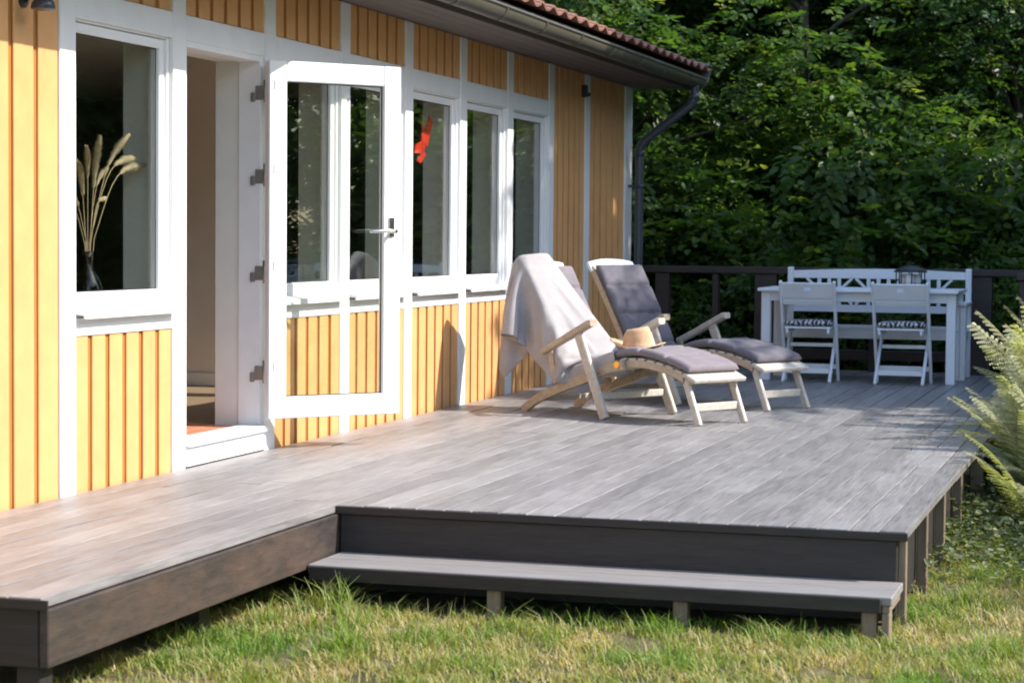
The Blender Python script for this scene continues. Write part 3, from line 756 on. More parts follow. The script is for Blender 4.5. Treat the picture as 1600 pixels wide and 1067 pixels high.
# ---- blanket: a small cloth simulation over the first lounger (numpy, lounger coordinates)
def drape():
    nu, nw = 28, 70                         # across, along
    sp = .0265
    def boxes():
        out = []
        bx0, bz0, bx1, bz1 = .36, .28, -.115, .985
        c = np.array([(bx0 + bx1) / 2, LWID / 2, (bz0 + bz1) / 2]); d = np.array([bx1 - bx0, 0, bz1 - bz0]); ln_ = np.linalg.norm(d); d /= ln_
        n_ = np.array([d[2], 0, -d[0]])
        out.append((c + n_ * .02, np.stack([d, [0, 1, 0], n_]), np.array([ln_ / 2, LWID / 2 - .03, .055]), .02))
        out.append((np.array([.68, LWID / 2, .335]), np.stack([[.955, 0, .297], [0, 1, 0], [-.297, 0, .955]]), np.array([.34, LWID / 2 - .03, .03]), .02))
        for v_ in (-.055, LWID + .055):
            d = np.array([.45, 0, .20]); ln_ = np.linalg.norm(d); d /= ln_; n_ = np.array([-d[2], 0, d[0]])
            out.append((np.array([.49, v_, .505]), np.stack([d, [0, 1, 0], n_]), np.array([ln_ / 2, .016, .010]), .012))
        return out
    B = boxes()
    c, A, h, r_ = B[0]
    d, n_ = A[0], A[2]
    # lay the sheet just above the backrest, overhanging the near side and the head end
    I, J = np.meshgrid(np.arange(nu), np.arange(nw), indexing='ij')
    low = np.array([.36, 0, .28]) + n_ * .10
    vv = .43 - I * sp                                  # from far side towards the near side
    al = -.40 + J * sp                                 # along the seat, then up the back
    sd = np.array([.955, 0, .297])
    P = low[None, None] + np.where(al[..., None] > 0, d[None, None] * al[..., None], -sd[None, None] * al[..., None]) + np.array([0, 1, 0])[None, None] * vv[..., None]
    rng = np.random.default_rng(3)
    P = P + rng.normal(0, .003, P.shape)
    # a skew, as a thrown blanket lies
    P[..., 1] -= .34 * (al - .38)
    P[..., 1] += .035 * np.sin(al * 17 + 2 * I / nu) 
    P = P + n_[None, None] * (.010 + .014 * np.sin(I * .75 + J * .22) + .010 * np.sin(J * .6 - I * .25)
         + .050 * np.exp(-((I - (4 + .16 * (J - 14))) / 1.25) ** 2) + .040 * np.exp(-((I - (14.5 - .13 * (J - 14))) / 1.1) ** 2)
         + .035 * np.exp(-((J - 30 - .5 * I) / 1.5) ** 2) * (I > 5) + .03 * np.exp(-((J - 16 + .35 * I) / 1.3) ** 2))[..., None]
    free = np.clip((I - 13) / 14.0, 0, 1)                # gather the part that hangs down
    P[..., 1] += free * .10
    P[..., 0] += free * .05 * np.sin(J * .55)
    P = P.reshape(-1, 3); Q = P.copy()
    idx = np.arange(nu * nw).reshape(nu, nw)
    cons = []
    def addc(a, b_, rest, k_): cons.append((a.ravel(), b_.ravel(), rest, k_))
    for off in (0, 1):
        addc(idx[off:-1:2, :], idx[off + 1::2, :][:idx[off:-1:2, :].shape[0]], sp, .9); addc(idx[:, off:-1:2], idx[:, off + 1::2][:, :idx[:, off:-1:2].shape[1]], sp, .9)
    sh = [(idx[a:-1:2, b_:-1:2], idx[a + 1::2, b_ + 1::2]) for a in (0, 1) for b_ in (0, 1)]
    for a, b_ in sh:
        m0, m1 = min(a.shape[0], b_.shape[0]), min(a.shape[1], b_.shape[1]); addc(a[:m0, :m1], b_[:m0, :m1], sp * 2 ** .5, .35)
    sh = [(idx[a + 1::2, b_:-1:2], idx[a:-1:2, b_ + 1::2]) for a in (0, 1) for b_ in (0, 1)]
    for a, b_ in sh:
        m0, m1 = min(a.shape[0], b_.shape[0]), min(a.shape[1], b_.shape[1]); addc(a[:m0, :m1], b_[:m0, :m1], sp * 2 ** .5, .35)
    for s_ in range(4):
        a = idx[s_:-2:4, :]; b_ = idx[s_ + 2::4, :][:a.shape[0]]; addc(a, b_, 2 * sp, .12)
        a = idx[:, s_:-2:4]; b_ = idx[:, s_ + 2::4][:, :a.shape[1]]; addc(a, b_, 2 * sp, .12)
    pin = np.zeros(nu * nw, bool)
    pin[idx[0:14, 3:47].ravel()] = True               # what lies on the back of the lounger stays there
    dt = .012; vel = np.zeros_like(P)
    for it in range(240):
        vel[:, 2] -= 9.8 * dt; vel *= .975
        Q = P + vel * dt
        for k_ in range(14):
            for a, b_, rest, kk in cons:
                dl = Q[b_] - Q[a]; ll = np.linalg.norm(dl, axis=1) + 1e-9
                cr = (dl * ((ll - rest) / ll * .5 * kk)[:, None])
                Q[a] += cr; Q[b_] -= cr
            if k_ % 3 == 2 or k_ == 13:
                touch = np.zeros(len(Q), bool)
                for cc, AA, hh, rr in B:
                    lo = (Q - cc) @ AA.T
                    cl = np.clip(lo, -hh, hh); df = lo - cl; ds = np.linalg.norm(df, axis=1)
                    out_ = (ds > 1e-9) & (ds < rr)
                    lo[out_] = cl[out_] + df[out_] / ds[out_][:, None] * rr
                    ins_ = ds <= 1e-9
                    if ins_.any():
                        pen = hh - np.abs(lo[ins_]); ax = np.argmin(pen, axis=1); sub = lo[ins_]
                        sub[np.arange(len(ax)), ax] = np.sign(sub[np.arange(len(ax)), ax] + 1e-12) * (hh[ax] + rr); lo[ins_] = sub
                    hit_ = out_ | ins_; touch |= hit_
                    Q[hit_] = (lo[hit_] @ AA) + cc
                Q[:, 2] = np.maximum(Q[:, 2], .012)
                Q[touch] = P[touch] * .85 + Q[touch] * .15 if k_ == 13 and it > 30 else Q[touch]
        if it < 215: Q[pin] = P[pin]
        vel = (Q - P) / dt
        sp_ = np.linalg.norm(vel, axis=1); lim = sp_ > 2.0; vel[lim] *= (2.0 / sp_[lim])[:, None]
        P = Q.copy()
    return P, idx
bp_, bidx = drape()
bme = MB(); nu_, nw_ = bidx.shape
bme.add([tuple(q) for q in bp_], [(int(bidx[i, j]), int(bidx[i + 1, j]), int(bidx[i + 1, j + 1]), int(bidx[i, j + 1])) for i in range(nu_ - 1) for j in range(nw_ - 1)], True)
bl = bme.build('blanket', m_blanket); bl.location = LO1; bl.rotation_euler = (0, 0, LA1)
md = bl.modifiers.new('thick', 'SOLIDIFY'); md.thickness = .006; md.offset = 1
md = bl.modifiers.new('sub', 'SUBSURF'); md.levels = 1; md.render_levels = 2
tag(bl, 'pale grey beige blanket draped over the back of a lounger', 'blanket')

# ---- straw hat on the leg rest
hat = thing('straw_hat', 'tan straw hat with pinched crown lying on the lounger cushion', 'hat', ML1 @ Vector((.87, .20, .447)))
HC = ML1 @ Vector((.87, .20, .447)); 
hm = MB(); n = 36; vs_ = []
prof = [(.150, .012), (.148, .018), (.125, .008), (.100, .002), (.082, .004), (.079, .02), (.076, .05), (.070, .080), (.058, .098), (.035, .094), (.012, .080), (.0005, .076)]
for r_, z in prof:
    for j in range(n):
        a = 2 * math.pi * j / n
        pin_ = 1.0
        zz = z
        if z > .05: 
            pin_ = 1 - .20 * max(0, math.cos(a)) ** 2 * (z - .05) / .05 * abs(math.sin(a * 1.0) + .3)
            zz = z + .010 * math.cos(a) 
        if r_ > .09: zz = z + .014 * math.cos(2 * a) * (r_ - .09) / .06 + .016 * max(0, -math.cos(a)) * (r_ - .09) / .06
        vs_.append((HC.x + r_ * 1.2 * pin_ * math.cos(a), HC.y + r_ * 1.05 * math.sin(a), HC.z + zz * 1.3))
hm.add(vs_, [(i * n + j, i * n + (j + 1) % n, (i + 1) * n + (j + 1) % n, (i + 1) * n + j) for i in range(len(prof) - 1) for j in range(n)], True)
ho = hm.build('crown_and_brim', m_straw, hat); md = ho.modifiers.new('thick', 'SOLIDIFY'); md.thickness = .003
hb = MB(); hb.lathe([(.0815, .006), (.0815, .026), (.0795, .03)], tuple(HC), 36, True, 1.2, 1.05); hb.build('hat_band', m_straw, hat)

# ------------------------------------------------------------------ white dining furniture
tb = thing('garden_table', 'white painted timber garden table in front of the white bench', 'table', (2.25, 17.45, 0))
TX0, TX1, TY0, TY1, TZ = 1.44, 3.045, 17.06, 17.86, .755
for i in range(6):
    w_ = (TY1 - TY0 + .006) / 6
    MB().bbox(TX0 + (.0 if i in (0, 5) else .0), TX1, TY0 + i * w_, TY0 + (i + 1) * w_ - .006, TZ - .026, TZ, .004).build('top_board', m_fwhite, tb)
ap = MB(); ap.bbox(TX0 + .09, TX1 - .09, TY0 + .075, TY0 + .097, TZ - .105, TZ - .027); ap.bbox(TX0 + .09, TX1 - .09, TY1 - .097, TY1 - .075, TZ - .105, TZ - .027)
ap.bbox(TX0 + .055, TX0 + .077, TY0 + .10, TY1 - .10, TZ - .105, TZ - .027); ap.bbox(TX1 - .077, TX1 - .055, TY0 + .10, TY1 - .10, TZ - .105, TZ - .027)
ap.build('apron', m_fwhite, tb)
for px in (TX0 + .022, TX1 - .097):
    for py in (TY0 + .065, TY1 - .14):
        MB().bbox(px, px + .075, py, py + .075, 0.001, TZ - .0265, .006).build('leg', m_fwhite, tb)

bn = thing('garden_bench', 'white garden bench with lattice back behind the table', 'bench', (2.27, 18.1, 0))
BX0, BX1, BY = 1.50, 3.055, 18.17
for px in (BX0, BX1 - .05):
    MB().bbox(px, px + .05, BY, BY + .05, .001, .915, .006).build('back_post', m_fwhite, bn)
    MB().bbox(px, px + .05, 17.70, 17.75, .001, .615, .006).build('front_leg', m_fwhite, bn)
    MB().bbox(px - .008, px + .058, 17.67, BY + .0, .616, .644, .006).build('armrest', m_fwhite, bn)
    MB().bbox(px + .012, px + .038, 17.752, BY - .002, .33, .40, .004).build('side_rail', m_fwhite, bn)
    MB().bbox(px + .015, px + .035, 17.93, 17.97, .401, .615, .004).build('arm_stick', m_fwhite, bn)
for i in range(5): MB().bbox(BX0 + .052, BX1 - .052, 17.71 + i * .09, 17.71 + i * .09 + .08, .405, .428, .004).build('seat_slat', m_fwhite, bn)
MB().bbox(BX0 + .052, BX1 - .052, 17.715, 17.74, .33, .404, .004).build('seat_apron', m_fwhite, bn)
def rail_h(z0, z1, name, arch=0):
    n = 14; vs_ = []
    for i in range(n + 1):
        u = i / n; x_ = BX0 + .051 + (BX1 - BX0 - .102) * u; za = arch * math.sin(math.pi * u)
        vs_ += [(x_, BY + .010, z0), (x_, BY + .042, z0), (x_, BY + .042, z1 + za), (x_, BY + .010, z1 + za)]
    MB().add(vs_, [(i * 4 + j, (i + 1) * 4 + j, (i + 1) * 4 + (j + 1) % 4, i * 4 + (j + 1) % 4) for i in range(n) for j in range(4)] + [(0, 1, 2, 3), (n * 4 + 3, n * 4 + 2, n * 4 + 1, n * 4)]).build(name, m_fwhite, bn)
rail_h(.822, .885, 'top_rail', .020); rail_h(.705, .735, 'middle_rail'); rail_h(.535, .595, 'lower_rail')
cxb = (BX0 + BX1) / 2
for grp in (cxb - .42, cxb, cxb + .42):
    for dx_ in (-.085, 0, .085):
        for z0, z1 in ((.5955, .7045), (.7355, .8215)):
            MB().bbox(grp + dx_ - .016, grp + dx_ + .016, BY + .014, BY + .038, z0, z1, .003).build('lattice_stick', m_fwhite, bn)
    for sg in (-1, 1):
        for (za, zb_) in ((.735, .822), (.705, .597)):
            MB().bar((grp + sg * .104, BY + .026, za), (grp + sg * .195, BY + .026, zb_), .026, .022, (0, 1, 0), .003).build('lattice_diagonal', m_fwhite, bn)

def make_chair(label):
    ch = thing('folding_chair', label, 'chair', (0, 0, 0), 'white folding chairs at the table')
    W2 = .215
    for sg in (-1, 1):
        MB().bar((sg * W2, -.04, .815), (sg * W2, .34, .002), .024, .038, (1, 0, 0), .005).build('back_upright', m_fwhite, ch)
        MB().bar((sg * (W2 - .028), .40, .415), (sg * (W2 - .028), -.02, .002), .024, .038, (1, 0, 0), .005).build('leg', m_fwhite, ch)
        MB().bar((sg * (W2 - .05), .02, .415), (sg * (W2 - .05), .43, .42), .022, .036, (1, 0, 0), .004).build('seat_rail', m_fwhite, ch)
    # top slat with a hand hole
    def bpt(t_, n_=0): return Vector((0, -.04 + .38 * t_, .815 - .813 * t_)) + Vector((0, -.813, -.38)).normalized() * n_
    n = 16; zz0, zz1 = .015, .150; hole = .028; hb_ = .066
    sl = MB(); ez = (bpt(1) - bpt(0)).normalized(); ny = Vector((0, -.906, -.423))
    xs = [-W2 + .012, -hole, hole, W2 - .012]; zs_ = [zz0, hb_ - .013, hb_ + .013, zz1]
    for i in range(3):
        for j in range(3):
            if i == 1 and j == 1: continue
            c = bpt((zs_[j] + zs_[j + 1]) / 2 / .9); c.x = (xs[i] + xs[i + 1]) / 2
            sl.obar(c, Vector((1, 0, 0)), ny, ez, Vector(((xs[i + 1] - xs[i]) / 2, .009, (zs_[j + 1] - zs_[j]) / 2)), .0005)
    sl.build('top_slat', m_fwhite, ch)
    for t_, hh in ((.205, .022),):
        c = bpt(t_); MB().obar(c, Vector((1, 0, 0)), ny, ez, Vector((W2 - .013, .008, hh)), .003).build('back_slat', m_fwhite, ch)
    for i in range(6): MB().bbox(-W2 + .03, W2 - .03, .03 + i * .066, .03 + i * .066 + .056, .434, .450, .003).build('seat_slat', m_fwhite, ch)
    MB().bbox(-W2 + .042, W2 - .042, .045, .063, .075, .115, .003).build('stretcher', m_fwhite, ch)
    MB().bbox(-W2 + .014, W2 - .014, .275, .292, .10, .14, .003).build('stretcher', m_fwhite, ch)
    MB().bbox(-W2 + .042, W2 - .042, .275, .293, .28, .31, .003).build('stretcher', m_fwhite, ch)
    return ch
def pad(label):
    mb = MB(); n = 18; vs_ = []
    for k_, sgn in ((0, 1), (1, -1)):
        for i in range(n + 1):
            for j in range(n + 1):
                u, v_ = i / n * 2 - 1, j / n * 2 - 1
                e = (1 - abs(u) ** 5) * (1 - abs(v_) ** 5); h = .028 * max(0, e) ** .5
                d_ = sum(.012 * math.exp(-((u - a) ** 2 + (v_ - b_) ** 2) / .02) for a in (-.45, .45) for b_ in (-.45, .45))
                vs_.append((u * .195, .215 + v_ * .19, .451 + .026 + sgn * (h - d_ * (h > .01)) * (1 if sgn > 0 else .95)))
    m1 = (n + 1) ** 2; fs = []
    for i in range(n):
        for j in range(n):
            a = i * (n + 1) + j; fs += [(a, a + n + 1, a + n + 2, a + 1), (m1 + a, m1 + a + 1, m1 + a + n + 2, m1 + a + n + 1)]
    mb.add(vs_, fs, True); o = mb.build('seat_pad', m_zebra)
    return tag(o, label, 'seat pad', 'zebra striped seat pads')
ch1 = make_chair('white folding chair at the table end nearer the house')
ch2 = copy_tree(ch1); ch2['label'] = 'white folding chair at the table end nearer the ferns'
pd1 = pad('black and white zebra pad on the chair nearer the house'); pd2 = pd1.copy(); C.objects.link(pd2); pd2['label'] = 'black and white zebra pad on the chair nearer the ferns'
for o, x_, y_, a in ((ch1, 1.865, 16.96, .02), (pd1, 1.865, 16.96, .02), (ch2, 2.605, 16.93, -.015), (pd2, 2.605, 16.93, -.015)):
    o.location = (x_, y_, 0); o.rotation_euler = (0, 0, a)

lt = thing('candle_lantern', 'round black barred lantern with white candles on the table', 'lantern', (2.62, 17.5, TZ))
lc = (2.62, 17.5, TZ)
MB().lathe([(.001, .001), (.118, .001), (.122, .010), (.118, .018), (.001, .018)], lc, 28).build('base', m_black, lt)
MB().lathe([(.135, .135), (.138, .142), (.105, .165), (.060, .185), (.022, .192), (.001, .193)], lc, 28).build('lid', m_black, lt)
MB().tube([(lc[0] + .03 * math.cos(a), lc[1], lc[2] + .193 + .022 * math.sin(a)) for a in np.linspace(0, math.pi, 9)], .004, 6).build('ring_handle', m_black, lt)
for i in range(8):
    a = i * math.pi / 4 + .2; MB().tube([(lc[0] + .115 * math.cos(a), lc[1] + .115 * math.sin(a), lc[2] + .016), (lc[0] + .115 * math.cos(a), lc[1] + .115 * math.sin(a), lc[2] + .142)], .005, 6).build('bar', m_black, lt)
for i in range(3):
    a = i * 2.1 + .5
    MB().lathe([(.001, .018), (.036, .0185), (.036, .118), (.030, .121), (.001, .119)], (lc[0] + .055 * math.cos(a), lc[1] + .055 * math.sin(a), lc[2]), 18).build('candle', m_candle, lt)

# ------------------------------------------------------------------ vegetation helpers
def np_mesh(name, V, F4, tint, mat, smooth=False):
    """quads (n,4) over V with one tint value per vertex"""
    me = bpy.data.meshes.new(name); V = np.asarray(V, np.float32); F4 = np.asarray(F4, np.int32)
    me.vertices.add(len(V)); me.vertices.foreach_set('co', V.ravel())
    k = F4.shape[1]
    me.loops.add(F4.size); me.loops.foreach_set('vertex_index', F4.ravel())
    me.polygons.add(len(F4)); me.polygons.foreach_set('loop_start', np.arange(0, F4.size, k, dtype=np.int32)); me.polygons.foreach_set('loop_total', np.full(len(F4), k, np.int32))
    if smooth: me.polygons.foreach_set('use_smooth', np.ones(len(F4), bool))
    a = me.attributes.new('tint', 'FLOAT', 'POINT'); a.data.foreach_set('value', np.asarray(tint, np.float32))
    me.update(calc_edges=True); me.materials.append(mat)
    return me
def unit(a): return a / (np.linalg.norm(a, axis=-1, keepdims=True) + 1e-9)
def leaves_mesh(name, base, dirs, nrm, size, tint, mat, aspect=.62, fold=.18, droop=.12):
    """one folded six-point leaf per row"""
    n = len(base); dirs = unit(dirs); side = unit(np.cross(nrm, dirs)); nn = np.cross(dirs, side); s_ = size[:, None]
    pts = []
    for (u, v_, h) in ((0, 0, 0), (.30, .42, 1), (.72, .30, 1), (1, 0, 0), (.72, -.30, 1), (.30, -.42, 1)):
        pts.append(base + dirs * s_ * u + side * s_ * v_ * aspect * 1.15 + nn * s_ * (h * fold * abs(v_) - droop * u * u))
    V = np.stack(pts, 1).reshape(-1, 3); o = np.arange(n)[:, None] * 6
    F = np.concatenate([o + np.array([[0, 3, 2, 1]]), o + np.array([[0, 5, 4, 3]])], 0)
    return np_mesh(name, V, F, np.repeat(tint, 6), mat)

def tree_kind(seed, H, Rr, z0, nclump, nspray, leaf, mat, trunk_r=.13, lean=0.0, flat=.5):
    """trunk + limbs mesh and a crown mesh of leafy sprays; base at the origin"""
    rng = np.random.default_rng(seed); r2 = random.Random(seed)
    tr = MB(); path = [(lean * (i / 8) ** 1.5 + r2.uniform(-.04, .04) * i * .3, r2.uniform(-.04, .04) * i * .3, -.15 + H * .82 * i / 8) for i in range(9)]
    tr.tube(path, [trunk_r * (1.25 - i / 8 * 1.05) * (1.25 if i == 0 else 1) for i in range(9)], 10)
    def at_trunk(z):
        f = max(0, min(7.999, (z + .15) / (H * .82) * 8)); i = int(f); return Vector(path[i]).lerp(Vector(path[i + 1]), f - i)
    cl = []
    for k in range(nclump):
        while True:
            q = rng.uniform(-1, 1, 3)
            if .30 < np.linalg.norm(q) < 1: break
        q = q / np.linalg.norm(q) * rng.uniform(.45, 1.0)
        hz = (q[2] + 1) / 2; wid = Rr * (1.05 - .45 * max(0, hz - .55) / .45)
        cl.append(np.array([q[0] * wid + lean * hz, q[1] * wid, z0 + (H - z0) * hz]))
    sb, sd_ = [], []
    for c in cl:
        a = at_trunk(max(.3, c[2] - np.hypot(c[0], c[1]) * .55)); b_ = Vector(c)
        mid = a.lerp(b_, .5) + Vector((r2.uniform(-.2, .2), r2.uniform(-.2, .2), .12 * (b_ - a).length))
        tr.tube([a, a.lerp(mid, .55) + Vector((0, 0, .04)), mid, mid.lerp(b_, .6), b_], [trunk_r * .34, trunk_r * .27, trunk_r * .2, trunk_r * .13, trunk_r * .05], 6, False)
        m_ = nspray // nclump; rad = r2.uniform(.55, 1.0) * Rr * .34
        g_ = rng.normal(0, 1, (m_, 3)) * np.array([rad, rad, rad * flat]) * .62
        out = np.stack([g_[:, 0] + c[0] * .5, g_[:, 1] + c[1] * .5, g_[:, 2] * .2 + rng.normal(-.12, .22, m_)], 1)
        sb.append(c + g_); sd_.append(unit(out))
    sb = np.concatenate(sb); sd_ = np.concatenate(sd_)
    sb[:, 2] = np.maximum(sb[:, 2], .05)
    nl = 11; B, D, Nn, S_, Tt = [], [], [], [], []
    ct = rng.normal(.42, .20, len(sb))
    sidev = unit(np.cross(sd_, np.array([0, 0, 1.0]) + rng.normal(0, .25, sd_.shape)))
    spn = np.cross(sidev, sd_); spn *= np.sign(spn[:, 2:3] + 1e-6)
    for i in range(nl):
        u = (i + .6) / nl; sg = 1 if i % 2 else -1
        L_ = .40 * (leaf / .09)
        B.append(sb + sd_ * (u * L_) + sidev * sg * .012 - np.array([0, 0, 1]) * (u * u * .07))
        D.append(sd_ * (.55 + .5 * u) + sidev * sg * (.95 - .6 * u) + rng.normal(0, .22, sd_.shape))
        Nn.append(spn + rng.normal(0, .32, sd_.shape)); S_.append(leaf * rng.uniform(.7, 1.25, len(sb)) * (1.1 - .3 * abs(u - .5)))
        Tt.append(np.clip(ct + rng.normal(0, .10, len(sb)) + .10 * u, 0, 1))
    me = leaves_mesh('crown', np.concatenate(B), np.concatenate(D), np.concatenate(Nn), np.concatenate(S_), np.concatenate(Tt), mat)
    return tr.mesh('trunk'), me
KIND = {
    'maple': tree_kind(1, 6.6, 2.5, .15, 58, 2900, .105, m_leafA, .11),
    'maple2': tree_kind(2, 7.2, 2.4, .5, 58, 2900, .10, m_leafA, .10, .3),
    'dark': tree_kind(3, 7.4, 2.5, .1, 62, 3200, .085, m_leafB, .12, -.2, .7),
    'tall': tree_kind(4, 13.0, 3.5, 1.7, 80, 4200, .16, m_leafB, .22),
    'shrub': tree_kind(5, 1.9, 1.05, .02, 34, 1100, .070, m_leafA, .035),
}
def plant(kind, name, label, x, y, s_, rz, cat, group):
    tr, cr = KIND[kind]
    z = gh(x, y) + (min(max(0.0, y - 24) * .10, 9) if y > 24 else 0)
    t_ = thing(name, label, cat, (0, 0, 0), group)
    mobj('trunk', tr, m_bark, t_); mobj('crown', cr, None, t_)
    t_.location = (x, y, z); t_.rotation_euler = (0, 0, rz); t_.scale = (s_, s_, s_)
    return t_
rt_ = random.Random(11)
GB = 'trees behind the railing'; GD = 'tall trees of the wood'
for x_, y_, s_, k_, lb in (
    (-1.5, 22.2, .95, 'maple', 'bright green maple behind the railing beside the house corner'),
    (.9, 23.7, 1.0, 'maple2', 'light green leafy tree behind the railing, between maple and bench'),
    (3.1, 25.2, 1.05, 'dark', 'dark green dense tree behind the bench and lantern'),
    (5.2, 27.2, 1.1, 'dark', 'dark green tree behind the ferns and side railing'),
    (-1.0, 26.0, 1.15, 'dark', 'dark green tree standing behind the bright maple'),
    (1.4, 27.2, 1.2, 'maple', 'green maple standing in second row behind the bench'),
    (3.9, 29.0, 1.25, 'maple2', 'light tree in second row behind the dark dense tree'),
    (-3.6, 24.6, 1.1, 'maple2', 'leafy tree hidden behind the house end')):
    plant(k_, 'leafy_tree', lb, x_, y_, s_, rt_.uniform(0, 6.28), 'tree', GB)
for x_, y_, s_, k_ in ((-6, 29, 1.0, 'tall'), (-2.2, 31, 1.05, 'tall'), (1.0, 32.5, 1.0, 'tall'), (4.2, 33.5, 1.1, 'tall'), (-4, 35, 1.2, 'tall'), (-.2, 35.5, 1.2, 'tall'), (3.2, 36, 1.25, 'tall'), (7, 36, 1.2, 'tall'), (-1.5, 41, 1.4, 'tall'), (4, 42, 1.4, 'tall'), (9.5, 41, 1.4, 'tall')):
    plant(k_, 'forest_tree', 'tall dark broadleaf tree in the wood beyond the garden', x_, y_, s_, rt_.uniform(0, 6.28), 'tree', GD)
for x_, y_, s_, k_ in ((8.4, 18.7, .82, 'tall'), (12, 20.2, .9, 'tall')):
    plant(k_, 'forest_tree', 'tall dark broadleaf tree in the wood to the side of the deck', x_, y_, s_, rt_.uniform(0, 6.28), 'tree', 'tall trees beside the deck')
for x_, y_, s_, k_ in ((6.5, 17.2, .7, 'maple'), (6.7, 19.1, .8, 'maple2'), (11.5, 27, 1.1, 'maple'), (12.8, 28, 1.1, 'dark'), (9.6, 29.5, 1.1, 'maple2'), (16, 25.6, 1.1, 'maple'), (8.6, 28.6, 1.0, 'maple'), (16.5, 29, 1.2, 'maple2'), (13, 33, 1.3, 'dark'), (18, 33, 1.3, 'maple')):
    plant(k_, 'leafy_tree', 'leafy tree of the garden edge to the side of the deck', x_, y_, s_, rt_.uniform(0, 6.28), 'tree', 'low trees beside the deck')
for x_, y_, s_ in ((-.4, 20.0, .75), (.7, 20.2, .85), (1.7, 20.1, .75), (2.7, 20.3, .9), (3.7, 20.0, .8), (4.6, 19.5, .85), (4.7, 17.6, .7), (4.8, 16.2, .7), (5.4, 18.4, .95)):
    plant('shrub', 'shrub', 'low green shrub growing close behind the railing', x_, y_, s_, rt_.uniform(0, 6.28), 'shrub', 'shrubs behind the railing')

for x_, y_, s_, k_ in ((15.5, -7, 1.1, 'maple'), (16.5, -3, 1.1, 'dark'), (15.2, .5, 1.0, 'maple2'), (16.8, 4, 1.15, 'maple'), (15.4, 7.5, 1.05, 'dark'), (16.6, 11, 1.1, 'maple2'), (15.5, 14.5, 1.0, 'maple'), (20, 1, 1.4, 'dark'), (20.5, 8, 1.4, 'maple'), (20, -6, 1.4, 'maple2'), (21, 15, 1.4, 'dark')):
    plant(k_, 'leafy_tree', 'leafy tree in the hedge row across the open lawn', x_, y_, s_, rt_.uniform(0, 6.28), 'tree', 'trees across the lawn')

for x_, y_, s_ in ((-1.1, 20.9, 1.5), (.15, 21.3, 1.3), (1.25, 21.7, 1.7), (2.35, 22.2, 1.5), (3.3, 22.8, 1.7), (4.3, 23.5, 1.6)):
    plant('shrub', 'sapling', 'leafy sapling growing between the shrubs and the big trees behind the railing', x_, y_, s_, rt_.uniform(0, 6.28), 'sapling', 'saplings behind the railing')

# ------------------------------------------------------------------ ferns beside the deck
def frond_mesh(seed, Ln=1.15, bend=.9):
    rng = np.random.default_rng(seed); n = 36; V = []; F = []; T_ = []
    def arc(u):                                        # rises then arches over along +x
        a = 1.32 - bend * u ** 1.4
        return a
    pts = [np.zeros(3)]; seg = Ln / n; angs = []
    for i in range(n):
        a = arc(i / n); angs.append(a); pts.append(pts[-1] + seg * np.array([math.cos(a), 0, math.sin(a)]))
    def quad(a, b_, c, d_, t_):
        k = len(V); V.extend([a, b_, c, d_]); F.append((k, k + 1, k + 2, k + 3)); T_.extend([t_] * 4)
    for i in range(n):
        w0, w1 = .0045 * (1 - i / n) + .0008, .0045 * (1 - (i + 1) / n) + .0008; y_ = np.array([0, 1.0, 0])
        quad(pts[i] - y_ * w0, pts[i + 1] - y_ * w1, pts[i + 1] + y_ * w1, pts[i] + y_ * w0, .25)
        a = angs[i]; nn = np.array([-math.sin(a), 0, math.cos(a)]); quad(pts[i] - nn * w0, pts[i + 1] - nn * w1, pts[i + 1] + nn * w1, pts[i] + nn * w0, .25)
    for i in range(4, n):
        u = i / n; ln_ = .150 * Ln * math.sin(math.pi * min(1, (u - .06) ** .75 * 1.0)) ** .8 * (1.05 - .25 * u)
        if ln_ < .006: continue
        a = angs[i]; t_ = np.array([math.cos(a), 0, math.sin(a)]); nn = np.array([-math.sin(a), 0, math.cos(a)])
        for sg in (-1, 1):
            d_ = np.array([0, sg, 0]) * .90 + t_ * .42 - nn * .16 + rng.normal(0, .05, 3); d_ /= np.linalg.norm(d_)
            s_ = np.cross(d_, nn) * sg; s_ /= np.linalg.norm(s_)
            tt = float(np.clip(.48 + rng.normal(0, .12) + .25 * u, 0, 1)); m_ = 8
            for k in range(m_):
                v_ = k / m_; wd = .014 * Ln * (1 - v_ * .8) + .003; p0 = pts[i] + d_ * ln_ * v_ - nn * .03 * v_ * v_ * sg * 0; p1 = p0 + d_ * ln_ / m_ * .82; drp = -nn * (.010 * v_)
                for sd2 in (-1, 1):
                    quad(p0 + drp, p0 + d_ * ln_ / m_ * .45 + s_ * sd2 * wd + drp, p0 + d_ * ln_ / m_ * 1.0 + s_ * sd2 * wd * .85 + drp, p1 + drp, tt)
    return np_mesh('frond', V, F, T_, m_fern)
FR = [frond_mesh(21, 1.15, .85), frond_mesh(22, 1.0, 1.15), frond_mesh(23, 1.25, .65), frond_mesh(24, .85, 1.5)]
rf_ = random.Random(5)
def fern(x_, y_, s_, n, label, group, upright=False):
    t_ = thing('fern', label, 'fern', (0, 0, 0), group)
    for i in range(n):
        o = mobj('frond', FR[2] if upright else rf_.choice(FR), None, t_)
        o.location = (rf_.uniform(-.04, .04), rf_.uniform(-.04, .04), -.02)
        o.rotation_euler = (rf_.gauss(0, .16), (rf_.gauss(-.14, .10) if upright else rf_.gauss(0.06, .18)), i * 2.39996 + rf_.uniform(-.3, .3)); k = rf_.uniform(.8, 1.1); o.scale = (k, k, k)
    t_.location = (x_, y_, gh(x_, y_)); t_.scale = (s_, s_, s_); t_.rotation_euler = (0, 0, rf_.uniform(0, 6.28))
